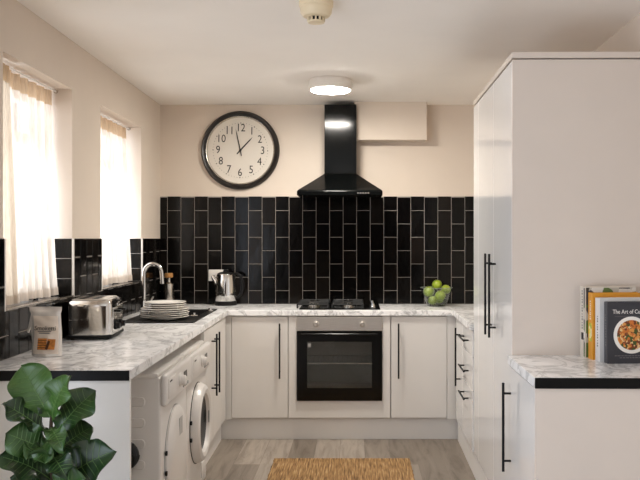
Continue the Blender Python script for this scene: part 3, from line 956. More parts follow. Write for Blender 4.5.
for dx in (-0.19, 0.055):
    m = MB()
    x0, x1, y0, y1 = HX + dx - 0.108, HX + dx + 0.108, HY - 0.222, HY + 0.222
    zt = WT1 + 0.037
    for a, b in (((x0, y0), (x1, y0)), ((x1, y0), (x1, y1)), ((x1, y1), (x0, y1)), ((x0, y1), (x0, y0)), ((x0, HY), (x1, HY))):
        m.cyl((a[0], a[1], zt), (b[0], b[1], zt), 0.0048, 8)
    for cy in (HY - 0.11, HY + 0.11):
        m.cyl((x0, cy, zt), (HX + dx - 0.035, cy, zt), 0.0045, 8).cyl((x1, cy, zt), (HX + dx + 0.035, cy, zt), 0.0045, 8)
    m.cyl((HX + dx, y0, zt), (HX + dx, HY - 0.15, zt), 0.0045, 8).cyl((HX + dx, y1, zt), (HX + dx, HY + 0.15, zt), 0.0045, 8)
    for a in ((x0, y0), (x1, y0), (x1, y1), (x0, y1)):
        m.cyl((a[0], a[1], WT1 + 0.010), (a[0], a[1], zt + 0.002), 0.006, 8)
    part('pan_support', m, 'iron', t)
for k in range(4):
    part('control_knob', MB().lathe([(0, 0), (0.022, 0), (0.022, 0.004), (0.0165, 0.007), (0.015, 0.026), (0, 0.028)], (HX + 0.232, HY - 0.15 + 0.10 * k, WT1 + 0.0102), 24), 'chrome', t)

# ------------------------------------------------------------------ extractor hood
EX = (339.7 - 355) / 143.0
EYf = 5.74
t = thing('extractor_hood', 'black chimney extractor hood above the gas hob', 'extractor hood', (EX, WALL_Y, 1.69))
part('chimney', MB().box(EX - 0.118, EX + 0.118, 6.04, WALL_Y - 0.003, 1.885, 2.398, 0.003), 'hood', t, smooth=0)
def canopy():
    m = MB()
    def fn(tb):
        lv = [(0.300, EYf, 1.712), (0.300, EYf, 1.742), (0.292, EYf + 0.008, 1.752), (0.20, EYf + 0.16, 1.822), (0.120, 6.036, 1.886), (0.116, 6.04, 1.896)]
        rows = []
        for w, y0, zz in lv:
            rows.append([tb.verts.new(p) for p in ((EX - w, y0, zz), (EX + w, y0, zz), (EX + w, WALL_Y - 0.010, zz), (EX - w, WALL_Y - 0.010, zz))])
        for a, b in zip(rows, rows[1:]):
            for i in range(4):
                j = (i + 1) % 4
                tb.faces.new((a[i], a[j], b[j], b[i]))
        tb.faces.new(rows[0])
        tb.faces.new(rows[-1])
        bmesh.ops.recalc_face_normals(tb, faces=tb.faces)
    return m._new(fn)
cn = part('canopy', canopy(), 'hood', t, smooth=0, bevel=0.002)
part('grease_filter', MB().box(EX - 0.26, EX + 0.26, EYf + 0.04, 6.21, 1.702, 1.7115, 0.002), 'hood', t, smooth=0)
for k in range(5):
    bxx = EX + 0.128 + k * 0.018
    part('button', MB().lathe([(0, 0), (0.0055, 0), (0.0055, 0.005), (0, 0.006)], (bxx, EYf, 1.728), 12, None, 'Y'), 'silver', cn)

# ------------------------------------------------------------------ fruit bowl
GX, GY = 0.604, 6.075
t = thing('fruit_bowl', 'clear flared glass fruit bowl holding green apples', 'bowl', (GX, GY, WT1))
part('bowl', MB().lathe([(0, 0.0), (0.066, 0.0), (0.070, 0.003), (0.0955, 0.068), (0.121, 0.136), (0.118, 0.137), (0.092, 0.069), (0.067, 0.008), (0, 0.007)], (GX, GY, WT1 + 0.0003), 64), 'bowlglass', t)
part('rim', MB().tube([(GX + 0.1195 * math.cos(2 * PI * k / 48), GY + 0.1195 * math.sin(2 * PI * k / 48), WT1 + 0.1372) for k in range(48)], 0.0016, 8, True), 'rimglass', t)
def apple(r):
    pr = []
    n = 18
    for i in range(n + 1):
        a = PI * i / n
        rr = r * math.sin(a) * (1.02 + 0.05 * math.cos(a))
        zz = -r * 0.93 * math.cos(a)
        if i == 0: zz += r * 0.14
        if i == 1: zz += r * 0.02
        if i == n: zz -= r * 0.28
        if i == n - 1: zz -= r * 0.06
        pr.append((max(rr, 0) if 0 < i < n else 0, zz))
    return MB().lathe(pr, (0, 0, 0), 32)
alab = ['green apple at the very top of the pile in the bowl', 'large green apple at the left side of the bowl', 'green apple high at the right rim of the bowl',
        'green apple at the front middle of the bowl', 'green apple low in the bottom left of the bowl', 'green apple mostly hidden at the bottom right of the bowl']
apos = [(0.609, 0.022, 1.068, 0.038), (0.5485, 0.015, 1.017, 0.042), (0.674, 0.0, 1.034, 0.0365), (0.627, -0.045, 0.990, 0.0405), (0.573, -0.012, 0.953, 0.0355), (0.628, 0.036, 0.956, 0.033)]
proto = None
for lab, (ax, ay, az, r) in zip(alab, apos):
    if proto is None:
        proto = thing('apple', lab, 'apple', (0, 0, 0), group='green apples in the glass bowl')
        part('flesh', apple(0.04), 'apple', proto)
        part('stalk', MB().tube([(0, 0, 0.026), (0.001, 0, 0.036), (0.004, 0.001, 0.046)], [0.0016, 0.0014, 0.002], 8), 'stem', proto)
        o = proto
    else:
        o = copy_tree(proto)
        o['label'] = lab
    o.matrix_world = Matrix.Translation((ax, GY + ay, az)) @ Matrix.Rotation(random.uniform(-0.5, 0.5), 4, 'X') @ Matrix.Rotation(random.uniform(-0.5, 0.5), 4, 'Y') @ Matrix.Scale(r * 0.97 / 0.04, 4)

# ------------------------------------------------------------------ clock
CX, CZc, CR = (240.3 - 355) / 131.3, CZ + (238.5 - 150.3) / 131.3, 0.300
t = thing('wall_clock', 'large round wall clock with thick black rim and white face', 'clock', (CX, WALL_Y, CZc))
cc = (CX, WALL_Y - 0.001, CZc)
part('rim', MB().lathe([(CR - 0.01, 0), (CR, 0.012), (CR - 0.005, 0.03), (CR - 0.016, 0.042), (CR - 0.028, 0.036), (CR - 0.039, 0.022), (CR - 0.041, 0.005)], cc, 96, None, 'Y'), 'clockrim', t)
part('inner_bezel', MB().lathe([(CR - 0.040, 0.024), (CR - 0.044, 0.022), (CR - 0.050, 0.012), (CR - 0.050, 0.008)], cc, 96, None, 'Y'), 'silver', t)
fc = part('face', MB().lathe([(0, 0.010), (CR - 0.049, 0.010), (CR - 0.043, 0.004), (CR - 0.043, 0.0)], cc, 96, None, 'Y'), 'clockface', t)
tilt = math.radians(1.0)
def cpos(r, ang):
    return (CX + r * math.sin(ang + tilt), WALL_Y - 0.0122, CZc + r * math.cos(ang + tilt))
for h in range(1, 13):
    p = cpos(0.170, h * PI / 6)
    m = MB().text(str(h), 0.084, Matrix.Translation(p) @ Matrix.Rotation(tilt, 4, 'Y') @ Matrix.Rotation(PI / 2, 4, 'X') @ Matrix.Diagonal((0.86, 1, 1, 1)))
    part('numeral', m, 'ink', fc, smooth=0)
m = MB()
for k in range(60):
    p = cpos(0.208, k * PI / 30)
    r = 0.0042 if k % 5 == 0 else 0.0022
    m.lathe([(0, 0.0012), (r, 0.001), (r, 0)], (p[0], WALL_Y - 0.011, p[2]), 10, None, 'Y')
part('minute_dots', m, 'ink', fc, smooth=0)
def hand(ang, L, tail, w, yo):
    poly = [(-w * 0.7, -tail), (w * 0.7, -tail), (w, 0), (w * 0.8, L * 0.75), (0, L), (-w * 0.8, L * 0.75), (-w, 0)]
    return MB().prism(poly, 0, 0.0016, 'Y', 0, Matrix.Translation((CX, WALL_Y - yo, CZc)) @ Matrix.Rotation(ang, 4, 'Y'))
part('hour_hand', hand(math.radians(43), 0.138, 0.04, 0.0055, 0.0160), 'ink', t, smooth=0)
part('minute_hand', hand(math.radians(-12), 0.168, 0.045, 0.0042, 0.0190), 'ink', t, smooth=0)
part('centre_cap', MB().lathe([(0, 0.022), (0.007, 0.021), (0.009, 0.018), (0.009, 0.010)], cc, 20, None, 'Y'), 'ink', t)

# ------------------------------------------------------------------ ceiling light, smoke alarm
LXc, LYc = (330.5 - 355) / 156.0, 5.26
t = lamp = thing('ceiling_light', 'round white flush ceiling light glowing in front of the hood', 'ceiling light', (LXc, LYc, CEIL))
part('housing', MB().lathe([(0, -0.001), (0.132, -0.001), (0.132, -0.012), (0.140, -0.014), (0.141, -0.05), (0.138, -0.066), (0.126, -0.070), (0.125, -0.062)], (LXc, LYc, CEIL), 72), 'lampbody', t)
part('diffuser', MB().lathe([(0.1255, -0.066), (0.12, -0.075), (0.09, -0.080), (0, -0.082)], (LXc, LYc, CEIL), 72), 'lamp', t)
for lx, ly, lab in ((-0.15, 0.4, 'added round flush fill light, unseen behind the camera, nearer the kitchen'), (-0.15, -2.6, 'added round flush fill light, unseen behind the camera, towards the rear wall')):  # lamps added out of view to fill the kitchen from the front
    o = copy_tree(lamp, Matrix.Translation((lx, ly, CEIL)))
    o['label'] = lab
    for c in o.children:
        if c.name.startswith('diffuser'):
            c.data = c.data.copy()
            c.data.materials[0] = M['lamp_fill']
SXc, SYc = (315.5 - 355) / 236.0, 3.53
t = thing('smoke_alarm', 'cream round smoke alarm on the ceiling in front of the lit lamp', 'smoke alarm', (SXc, SYc, CEIL))
part('base', MB().lathe([(0, -0.001), (0.066, -0.001), (0.066, -0.02), (0.062, -0.024), (0.062, -0.03), (0.06, -0.046), (0.05, -0.058), (0.034, -0.062)], (SXc, SYc, CEIL), 48), 'alarm', t)
part('sensor_cap', MB().lathe([(0.034, -0.076), (0.032, -0.082), (0.02, -0.085), (0, -0.086)], (SXc, SYc, CEIL), 40).lathe([(0.0, -0.0765), (0.034, -0.0765)], (SXc, SYc, CEIL), 40), 'alarm', t)
m = MB()
for k in range(12):
    a = 2 * PI * k / 12
    m.box(-0.0035, 0.0035, -0.003, 0.003, -0.078, -0.058, mat=Matrix.Translation((SXc + 0.031 * math.cos(a), SYc + 0.031 * math.sin(a), CEIL)) @ Matrix.Rotation(a, 4, 'Z'))
part('vent_bars', m, 'alarm', t, smooth=0)
part('sensor_chamber', MB().cyl((SXc, SYc, CEIL - 0.06), (SXc, SYc, CEIL - 0.078), 0.022), 'plastic', t)
t.scale = (1.12, 1.12, 1.12)

# ------------------------------------------------------------------ rug
def rug():
    m = MB()
    x0, x1, y0, y1 = -0.517, 0.350, 3.6, 5.255
    bm = m.bm
    nx, ny = 110, 60
    rows = []
    for j in range(ny + 1):
        row = []
        for i in range(nx + 1):
            x = x0 + (x1 - x0) * i / nx
            y = y0 + (y1 - y0) * j / ny
            if i in (0, nx): x += random.uniform(-0.004, 0.004)
            if j in (0, ny): y += random.uniform(-0.004, 0.004)
            edge = i in (0, nx) or j in (0, ny)
            zz = 0.001 if edge else 0.009 + 0.0018 * math.sin(i * PI) + (0.0016 if i % 2 else -0.0010) + random.uniform(-0.001, 0.001)
            row.append(bm.verts.new((x, y, zz)))
        rows.append(row)
    for j in range(ny):
        for i in range(nx):
            bm.faces.new((rows[j][i], rows[j][i + 1], rows[j + 1][i + 1], rows[j + 1][i]))
    return m
single('jute_rug', rug(), 'jute', 'W', 'tan woven jute runner lying on the floor before the oven', 'rug')

# ------------------------------------------------------------------ toaster (own coordinates: x to its control side, y along its width)
t = thing('toaster', 'polished chrome four-slot toaster on the left worktop', 'toaster', (-1.266, 4.20, WT1), 'L', math.radians(4))
tw, tl, th = 0.109, 0.152, 0.197
body = MB().box(-tw, tw, -tl, tl, 0.022, th, 0.032, 5, only=lambda e: abs(e.verts[0].co.z - e.verts[1].co.z) > 0.05 or (e.verts[0].co.z > 0.1 and e.verts[1].co.z > 0.1))
b = part('body', body, 'chrome', t, True)
part('base', MB().box(-tw - 0.003, tw + 0.003, -tl - 0.003, tl + 0.003, 0.006, 0.026, 0.008, 2), 'plastic', t, True)
for x in (-0.085, 0.085):
    for y in (-0.12, 0.12):
        part('foot', MB().cyl((x, y, 0.0), (x, y, 0.008), 0.01, 12), 'rubber', t, True)
tp = part('top_plate', MB().box(-tw + 0.022, tw - 0.03, -tl + 0.02, tl - 0.02, th - 0.002, th + 0.003, 0.002), 'steel', t, True, smooth=0)
for x in (-0.045, 0.022):
    for y in (-0.062, 0.062):
        part('slot', MB().box(x - 0.014, x + 0.014, y - 0.055, y + 0.055, th + 0.0025, th + 0.0042), 'plastic', tp, True, smooth=0)
pn = part('control_panel', MB().box(tw - 0.001, tw + 0.003, -tl + 0.035, tl - 0.035, 0.035, th - 0.04, 0.0015), 'chrome', t, True, smooth=0)
for y in (-0.062, 0.062):
    part('control_knob', MB().lathe([(0, 0), (0.02, 0), (0.02, 0.006), (0.016, 0.009), (0.015, 0.022), (0, 0.023)], (tw + 0.003, y, 0.062), 24, None, 'X'), 'plastic', pn, True)
    part('lever_slot', MB().box(tw + 0.0028, tw + 0.0036, y + 0.028, y + 0.034, 0.05, 0.14), 'plastic', pn, True, smooth=0)
    part('lever', MB().box(tw + 0.003, tw + 0.024, y + 0.015, y + 0.047, 0.128, 0.140, 0.003), 'plastic', pn, True)
    for k in range(3):
        part('button', MB().box(tw + 0.0028, tw + 0.0065, y - 0.028 + k * 0.017, y - 0.016 + k * 0.017, 0.100, 0.109, 0.001), 'steel', pn, True, smooth=0)

# ------------------------------------------------------------------ snack bag
t = thing('snack_bag', 'silver snack bag with a biscuit picture standing in front of the toaster', 'snack bag', (-1.262, 3.50, WT1), 'L', math.radians(-9))
def bagmesh(grow=0.0, u0=-1, u1=1, v0=0, v1=1, front_only=False, nu=16, nv=24):
    """pillow-shaped standing pouch: fat at the foot, flat at the seal"""
    W, H = 0.071, 0.208
    m = MB()
    bm = m.bm
    def wid(v): return W * (0.98 - 0.05 * math.sin(v * PI)) * (1 + 0.06 * (v > 0.9))
    def thick(v):
        return max(0.0015, 0.032 * (1 - v) ** 0.6 * (1 if v > 0.05 else 0.9 + 2 * v)) if v < 0.93 else 0.0015
    def pt(u, v, s):
        prof = max(0.0, 1 - abs(u) ** 3)
        crease = 0.0018 * math.sin(u * 9 + v * 14) * (1 - v) + 0.0012 * math.sin(v * 31 + u * 4)
        x = wid(v) * u + 0.006 * math.sin(v * 5) * v - 0.010 * v
        y = s * (thick(v) * prof + 0.001 + grow + crease * prof) + 0.018 * v
        return (x, y, v * H + 0.0005 + 0.003 * (abs(u) ** 2) * (v < 0.02))
    sides = (-1,) if front_only else (-1, 1)
    grids = []
    for s in sides:
        grids.append([[bm.verts.new(pt(u0 + (u1 - u0) * i / nu, v0 + (v1 - v0) * j / nv, s)) for i in range(nu + 1)] for j in range(nv + 1)])
    for s, g in zip(sides, grids):
        for j in range(nv):
            for i in range(nu):
                q = (g[j][i], g[j][i + 1], g[j + 1][i + 1], g[j + 1][i])
                bm.faces.new(q if s < 0 else q[::-1])
    if not front_only:
        a, b = grids
        for j in range(nv):
            bm.faces.new((a[j + 1][0], a[j][0], b[j][0], b[j + 1][0]))
            bm.faces.new((a[j][nu], a[j + 1][nu], b[j + 1][nu], b[j][nu]))
        for i in range(nu):
            bm.faces.new((a[0][i], a[0][i + 1], b[0][i + 1], b[0][i])[::-1])
            bm.faces.new((a[nv][i], a[nv][i + 1], b[nv][i + 1], b[nv][i]))
    return m
pouch = part('pouch', bagmesh(), 'foil', t, True, smooth=60)
part('printed_label', bagmesh(0.0012, -0.78, 0.86, 0.06, 0.82, True), 'baglabel', pouch, True, smooth=60)
def bagpos(u, v, up=0.0):
    W, H = 0.071, 0.208
    thick = 0.032 * (1 - v) ** 0.6
    return (W * 0.94 * u + 0.006 * math.sin(v * 5) * v - 0.010 * v, -(thick * max(0, 1 - abs(u) ** 3) + 0.0055) + 0.018 * v, v * H)
lean = Matrix.Rotation(math.radians(-14), 4, 'X')
m = MB().text('Smoketti', 0.027, Matrix.Translation(bagpos(0.08, 0.575)) @ Matrix.Rotation(math.radians(-14), 4, 'X') @ Matrix.Rotation(PI / 2, 4, 'X'))
part('lettering', m, 'ink', pouch, True, smooth=0)
m = MB()
for k in range(2):
    p = bagpos(0.03, 0.515 - 0.035 * k)
    m.box(-0.030 + 0.006 * k, 0.030 - 0.006 * k, -0.0004, 0.0004, -0.0016, 0.0016, mat=Matrix.Translation(p) @ lean)
part('small_print', m, 'printgrey', pouch, True, smooth=0)
m = MB()
for k in range(5):
    p = bagpos(-0.10, 0.17 + 0.047 * k)
    m.box(-0.019, 0.021, -0.001, 0.001, -0.0040, 0.0040, 0.0008, 1, mat=Matrix.Translation(p) @ lean)
p = bagpos(0.52, 0.255)
m.box(-0.019, 0.017, -0.001, 0.001, -0.021, 0.023, 0.0008, 1, mat=Matrix.Translation((p[0], p[1] - 0.002, p[2])) @ lean)
pic = part('biscuit_picture', m, 'biscuit', pouch, True, smooth=0)
m = MB()
for k in range(4):
    p = bagpos(-0.10, 0.195 + 0.047 * k)
    m.box(-0.019, 0.021, -0.0006, 0.0006, -0.0018, 0.0018, mat=Matrix.Translation(p) @ lean)
p = bagpos(0.26, 0.25)
m.box(-0.003, 0.008, -0.0012, 0.0012, -0.02, 0.018, mat=Matrix.Translation(p) @ lean @ Matrix.Rotation(0.25, 4, 'Y'))
part('picture_lines', m, 'crumb', pouch, True, smooth=0)  # dark printed lines between and beside the biscuits
m = MB().prism([(-0.072, 0.04), (-0.066, 0.03), (-0.062, 0.15), (-0.078, 0.185), (-0.098, 0.10), (-0.092, 0.095), (-0.082, 0.12)], 0.012, 0.022, 'Y', 0.002)
part('torn_flap', m, 'foil', pouch, True)

# ------------------------------------------------------------------ cookbooks (own coordinates: x across the cover, y away from the camera)
def book(label, loc, w, h, th, cover, yaw, name='cookbook'):
    t = thing(name, label, 'book', loc, 'R', math.radians(yaw), 'cookbooks on the low worktop')
    c = 0.0028
    cv = MB().box(0, w, 0, c, 0, h, 0.0008).box(0, w, th - c, th, 0, h, 0.0008).box(0, c, c * 0.8, th - c * 0.8, 0, h, 0.0008)
    cvo = part('cover', cv, cover, t, True, smooth=0)
    part('pages', MB().box(c, w - 0.004, c, th - c, 0.003, h - 0.003), 'pages', t, True, smooth=0)
    return t, cvo
RXb = math.radians(90)
def on_cover(x, z, y=-0.0004): return Matrix.Translation((x, y, z)) @ Matrix.Rotation(RXb, 4, 'X')
def on_spine(y, z): return Matrix.Translation((-0.0004, y, z)) @ Matrix.Rotation(-PI / 2, 4, 'Z') @ Matrix.Rotation(RXb, 4, 'X') @ Matrix.Rotation(-PI / 2, 4, 'Z')
# furthest back: mottled picture cover
t, c = book('tallest cookbook at the back with cream spine and picture cover', (0.915, 3.437, WT1), 0.225, 0.298, 0.053, 'bookcream', 8)
part('cover_photo', MB().box(0.004, 0.223, -0.0008, 0.0002, 0.004, 0.294), 'pictures', c, True, smooth=0)
part('spine_print', MB().box(-0.0008, 0.0002, 0.003, 0.014, 0.006, 0.292), 'pictures', c, True, smooth=0)
m = MB()
m.text('COOKBOOK', 0.022, on_spine(0.03, 0.20))
m.bm.clear()
for k in range(14):
    m.box(-0.0008, 0.0002, 0.026, 0.034, 0.12 + k * 0.012, 0.128 + k * 0.012 - (k % 3) * 0.002)
part('spine_marks', m, 'printgrey', c, True, smooth=0)
part('spine_badge', MB().box(-0.0008, 0.0002, 0.016, 0.038, 0.075, 0.105), 'ink', c, True, smooth=0)
# orange
t, c = book('orange cookbook second from the back', (0.932, 3.388, WT1), 0.215, 0.275, 0.044, 'bookorange', 7)
part('spine_picture', MB().box(-0.0008, 0.0002, 0.008, 0.036, 0.075, 0.15), 'lemon', c, True, smooth=0)
m = MB()
for k in range(9):
    m.box(-0.0008, 0.0002, 0.018, 0.026, 0.165 + k * 0.009, 0.171 + k * 0.009 - (k % 2) * 0.002)
part('spine_marks', m, 'printwhite', c, True, smooth=0)
# white
t, c = book('white cookbook between the orange and the charcoal ones', (0.946, 3.332, WT1), 0.205, 0.258, 0.048, 'bookwhite', 6)
m = MB()
for k in range(12):
    m.box(-0.0008, 0.0002, 0.018, 0.027, 0.06 + k * 0.011, 0.067 + k * 0.011 - (k % 3) * 0.002)
part('spine_marks', m, 'printgrey', c, True, smooth=0)
# charcoal with the bowl picture
t, c = book('charcoal cookbook in front with a round dish photo on its cover', (0.963, 3.284, WT1), 0.195, 0.246, 0.036, 'bookdark', 5)
part('cover_title', MB().text('The Art of Cu', 0.0205, on_cover(0.078, 0.207) @ Matrix.Diagonal((0.95, 1.15, 1, 1))), 'printwhite', c, True, smooth=0)
part('title_rule', MB().box(0.03, 0.185, -0.0006, 0.0002, 0.188, 0.1890), 'printgrey', c, True, smooth=0)
dish = part('dish_photo', MB().lathe([(0, 0.0006), (0.074, 0.0006), (0.074, -0.0002)], (0.099, 0, 0.114), 56, None, 'Y'), 'printwhite', c, True, smooth=0)
part('food_photo', MB().lathe([(0, 0.0010), (0.060, 0.0010), (0.060, 0.0)], (0.099, 0, 0.114), 48, None, 'Y'), 'food', c, True, smooth=0)
m = MB()
for z0, a, b in ((0.030, 0.03, 0.17), (0.022, 0.05, 0.15)):
    x = a
    while x < b:
        w_ = random.uniform(0.006, 0.014)
        m.box(x, x + w_, -0.0006, 0.0002, z0, z0 + 0.003)
        x += w_ + 0.003
part('cover_caption', m, 'printgrey', c, True, smooth=0)
m = MB()
for k in range(12):
    m.box(-0.0008, 0.0002, 0.013, 0.022, 0.07 + k * 0.011, 0.077 + k * 0.011 - (k % 3) * 0.002)
part('spine_marks', m, 'printgrey', c, True, smooth=0)

# ------------------------------------------------------------------ fig plant
random.seed(5)
PX, PY = -1.012, 2.735
t = thing('fiddle_leaf_fig', 'fiddle-leaf fig with big dark leaves in front of the end panel', 'plant', (PX, PY, 0))
pot = part('pot', MB().lathe([(0, 0), (0.10, 0), (0.112, 0.01), (0.135, 0.27), (0.14, 0.29), (0.132, 0.292), (0.125, 0.26), (0, 0.25)], (PX, PY, 0), 48), 'pot', t)
part('soil', MB().lathe([(0.126, 0.262), (0.08, 0.27), (0, 0.272)], (PX, PY, 0), 30), 'soil', t)
part('stem', MB().tube([(PX, PY, 0.265), (PX - 0.006, PY + 0.004, 0.42), (PX + 0.004, PY, 0.6), (PX - 0.004, PY + 0.002, 0.76), (PX + 0.002, PY, 0.86)], [0.011, 0.010, 0.009, 0.007, 0.004], 12), 'stem', t)

def px_to(px, py, y):
    s = F / y
    return Vector(((px - 355) / s, y, CZ - (py - 238.5) / s))

def leaf(base, tip, width, normal, bend=0.12, fold=0.26):
    base, tip = Vector(base), Vector(tip)
    ax = tip - base
    L = ax.length
    ax.normalize()
    nrm = Vector(normal)
    nrm = (nrm - ax * nrm.dot(ax)).normalized()
    sd = ax.cross(nrm)
    nv, nu = 22, 12
    ph = random.uniform(0, 6)
    def wprof(s):
        if s < 0.05:
            return 0.02
        q = (s - 0.05) / 0.95
        return max(0.0, (0.16 + 0.80 * math.sin(PI * min(1, q * 0.86 + 0.02)) ** 1.0 * (0.55 + 0.62 * q)) * (1 - max(0, q - 0.80) ** 2 * 18) if q < 1 else 0)
    mx = max(wprof(k / 60) for k in range(61))
    def pt(s, u):
        w = width / 2 * max(wprof(s), 0.004) / mx
        d = bend * L * (4 * s * (1 - s)) - bend * 0.5 * L * s * s
        wav = 0.016 * math.sin(s * 15 + ph + (2 if u > 0 else 0)) * abs(u) ** 2 * (s > 0.15)
        return base + ax * (s * L) + sd * (w * u) + nrm * (d + fold * w * abs(u) ** 1.3 + wav)
    m = MB()
    bm = m.bm
    up = [[bm.verts.new(pt(j / nv, -1 + 2 * i / nu)) for i in range(nu + 1)] for j in range(nv + 1)]
    dn = [[bm.verts.new(pt(j / nv, -1 + 2 * i / nu) - nrm * 0.0012) for i in range(nu + 1)] for j in range(nv + 1)]
    for j in range(nv):
        for i in range(nu):
            bm.faces.new((up[j][i], up[j + 1][i], up[j + 1][i + 1], up[j][i + 1]))
            bm.faces.new((dn[j][i], dn[j][i + 1], dn[j + 1][i + 1], dn[j + 1][i]))
        bm.faces.new((up[j][0], dn[j][0], dn[j + 1][0], up[j + 1][0]))
        bm.faces.new((up[j][nu], up[j + 1][nu], dn[j + 1][nu], dn[j][nu]))
    bmesh.ops.recalc_face_normals(bm, faces=bm.faces)
    lo = part('leaf', m, 'leaf', t, smooth=80)
    v = MB()
    v.tube([pt(k / 14, 0) + nrm * 0.0008 for k in range(14)], [0.0022 - 0.00012 * k for k in range(14)], 6)
    for k in range(2, 9):
        s = 0.10 + k * 0.085
        for sg in (-1, 1):
            v.tube([pt(s + 0.10 * q / 4, sg * 0.86 * q / 4) + nrm * 0.0006 for q in range(5)], [0.0010, 0.0009, 0.0008, 0.0006, 0.0004], 5)
    part('veins', v, 'vein', lo)
    return lo
sx = 52
Y = PY
leaves = [  # base px, tip px, depth of tip, width, facing
    ((52, 420), (21, 366), Y + 0.05, 0.125, (0.25, -1, 0.35), 0.05),
    ((53, 421), (69, 376), Y - 0.05, 0.088, (-0.5, -1, 0.3), 0.10),
    ((55, 436), (95, 390), Y + 0.04, 0.112, (-0.2, -1, 0.5), 0.08),
    ((51, 437), (3, 403), Y - 0.06, 0.080, (-0.15, -0.6, 1), 0.06),
    ((52, 453), (6, 433), Y - 0.08, 0.105, (0.2, -1, 0.55), 0.08),
    ((54, 455), (92, 426), Y + 0.05, 0.105, (-0.2, -1, 0.6), 0.08),
    ((53, 458), (29, 453), Y - 0.16, 0.085, (0.1, -0.5, 1), 0.08),
    ((53, 482), (0, 455), Y - 0.07, 0.110, (0.25, -0.75, 1), 0.10),
    ((54, 487), (113, 450), Y - 0.03, 0.130, (-0.3, -1, 0.6), 0.08),
    ((52, 440), (43, 462), Y - 0.13, 0.070, (-0.3, -1, 0.5), 0.12),
    ((52, 455), (66, 476), Y - 0.14, 0.075, (0.3, -1, 0.5), 0.12),
    ((51, 428), (62, 448), Y - 0.11, 0.060, (0.3, -1, 0.6), 0.12),
    ((52, 500), (10, 478), Y + 0.06, 0.12, (0.2, -0.8, 0.9), 0.10),
    ((53, 505), (80, 478), Y - 0.12, 0.12, (-0.1, -0.9, 0.8), 0.10),
]
for (b0, b1), (t0, t1), yd, w, nr, bend in leaves:
    leaf(px_to(b0, b1, Y), px_to(t0, t1, yd), w * 1.14, nr, bend)

# ------------------------------------------------------------------ curtains
def curtain(name, label, d0, d1, x, z0, z1, amp, waves, group, lean=0.0, gather=0.0, mat='curtain'):
    m = MB()
    bm = m.bm
    nu, nv = waves * 12, 26
    ph = random.uniform(0, 6)
    def pt(i, j, off=0.0):
        u, v = i / nu, j / nv
        s = 0.5 * (u - 0.5) * gather * v
        d = d0 + (d1 - d0) * (u + s) + 0.01 * math.sin(v * 3 + ph)
        a = amp * (0.55 + 0.55 * (1 - v))
        xx = x + a * math.sin(u * waves * 2 * PI + ph + 0.5 * math.sin(v * 4)) + 0.35 * a * math.sin(u * waves * 4.3 * PI + 1.3 * ph) + lean * (1 - v) + off
        return (xx, d, z0 + (z1 - z0) * v + 0.004 * math.sin(u * 9 + ph) * (j == 0))
    g = [[bm.verts.new(pt(i, j)) for i in range(nu + 1)] for j in range(nv + 1)]
    for j in range(nv):
        for i in range(nu):
            bm.faces.new((g[j][i], g[j][i + 1], g[j + 1][i + 1], g[j + 1][i]))
    c = single(name, m, mat, 'L', label, 'curtain', group, smooth=80)
    for nm, ja, jb in (('hem', 0, 1.0), ('heading', nv - 1.9, nv)):
        h = MB()
        ra = [h.bm.verts.new(pt(i, ja, 0.0025)) for i in range(nu + 1)]
        rb = [h.bm.verts.new(pt(i, jb, 0.0025)) for i in range(nu + 1)]
        for i in range(nu):
            h.bm.faces.new((ra[i], ra[i + 1], rb[i + 1], rb[i]))
        part(nm, h, 'heading' if nm == 'heading' else 'curtain', c, smooth=80)
    return c
XC = LX - 0.099
random.seed(21)
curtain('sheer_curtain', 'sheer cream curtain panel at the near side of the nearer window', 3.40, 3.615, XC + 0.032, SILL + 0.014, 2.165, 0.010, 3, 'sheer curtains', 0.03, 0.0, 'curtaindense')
curtain('sheer_curtain', 'wide sheer cream curtain panel over the far side of the nearer window', 3.625, 4.225, XC - 0.005, SILL + 0.014, 2.165, 0.016, 6, 'sheer curtains', 0.036)
curtain('sheer_curtain', 'sheer cream curtain panel over the farther window by the sink', 4.76, 5.64, XC, SILL + 0.014, 2.165, 0.016, 8, 'sheer curtains', 0.036)
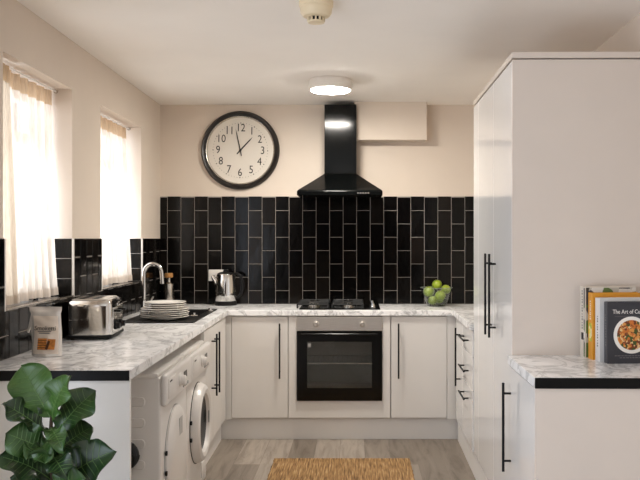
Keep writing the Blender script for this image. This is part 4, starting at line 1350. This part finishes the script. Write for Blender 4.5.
for (d0, d1), lab in ((W1, 'thin white curtain rod across the top of the nearer window'), (W2, 'thin white curtain rod across the top of the farther window')):
    t = thing('curtain_rod', lab, 'curtain rod', (XC + 0.02, d0, 2.16), 'L')
    part('rod', MB().cyl((XC + 0.016, d0 + 0.004, 2.167), (XC + 0.016, d1 - 0.004, 2.167), 0.005, 12), 'frame', t)
    for e, s in ((d0, 1), (d1, -1)):
        part('end_cap', MB().cyl((XC + 0.016, e + s * 0.0005, 2.167), (XC + 0.016, e + s * 0.012, 2.167), 0.010, 16), 'silver', t)

# ------------------------------------------------------------------ light
w = bpy.data.worlds.new('daylight')
scn.world = w
w.use_nodes = True
bg = w.node_tree.nodes['Background']
bg.inputs['Color'].default_value = (0.93, 1.0, 1.1, 1)
bg.inputs['Strength'].default_value = 0.4

def area(name, loc, rot, sx, sy, power, color, frame='W'):
    l = bpy.data.lights.new(name, 'AREA')
    l.shape = 'RECTANGLE'
    l.size, l.size_y = sx, sy
    l.energy = power
    l.color = color
    o = bpy.data.objects.new(name, l)
    COL.objects.link(o)
    o.matrix_world = FR[frame] @ Matrix.Translation(loc) @ rot
    return o
# daylight pressing in through the two windows
for d0, d1, nm in ((W1[0], W1[1], 'window_daylight'), (W2[0], W2[1], 'window_daylight')):
    area(nm, (LX - 0.45, (d0 + d1) / 2, (SILL + HEAD) / 2), Matrix.Rotation(-PI / 2, 4, 'Y'), 1.1, d1 - d0, 24, (0.92, 1.0, 1.12), 'L')
area('unseen_side_daylight', (LX - 0.4, (W3[0] + W3[1]) / 2, 1.12), Matrix.Rotation(-PI / 2, 4, 'Y'), 2.1, W3[1] - W3[0], 76, (0.90, 1.0, 1.16), 'L')  # daylight source added outside the unseen left opening

# ------------------------------------------------------------------ camera
cam = bpy.data.cameras.new('camera')
cam.sensor_width = 36
cam.lens = F / 640 * 36
cam.shift_x = -(355 - 320) / 640
cam.shift_y = -(240 - 238.5) / 640
cam.clip_start = 0.02
co = bpy.data.objects.new('camera', cam)
COL.objects.link(co)
co.location = (0, 0, CZ)
co.rotation_euler = (PI / 2, 0, 0)
scn.camera = co

scn.view_settings.view_transform = 'Standard'
scn.view_settings.look = 'None'
scn.view_settings.exposure = 0.28
scn.view_settings.gamma = 1.0
scn.view_settings.use_curve_mapping = False
scn.cycles.use_denoising = True
scn.cycles.max_bounces = 14
scn.cycles.diffuse_bounces = 8
scn.cycles.transparent_max_bounces = 24
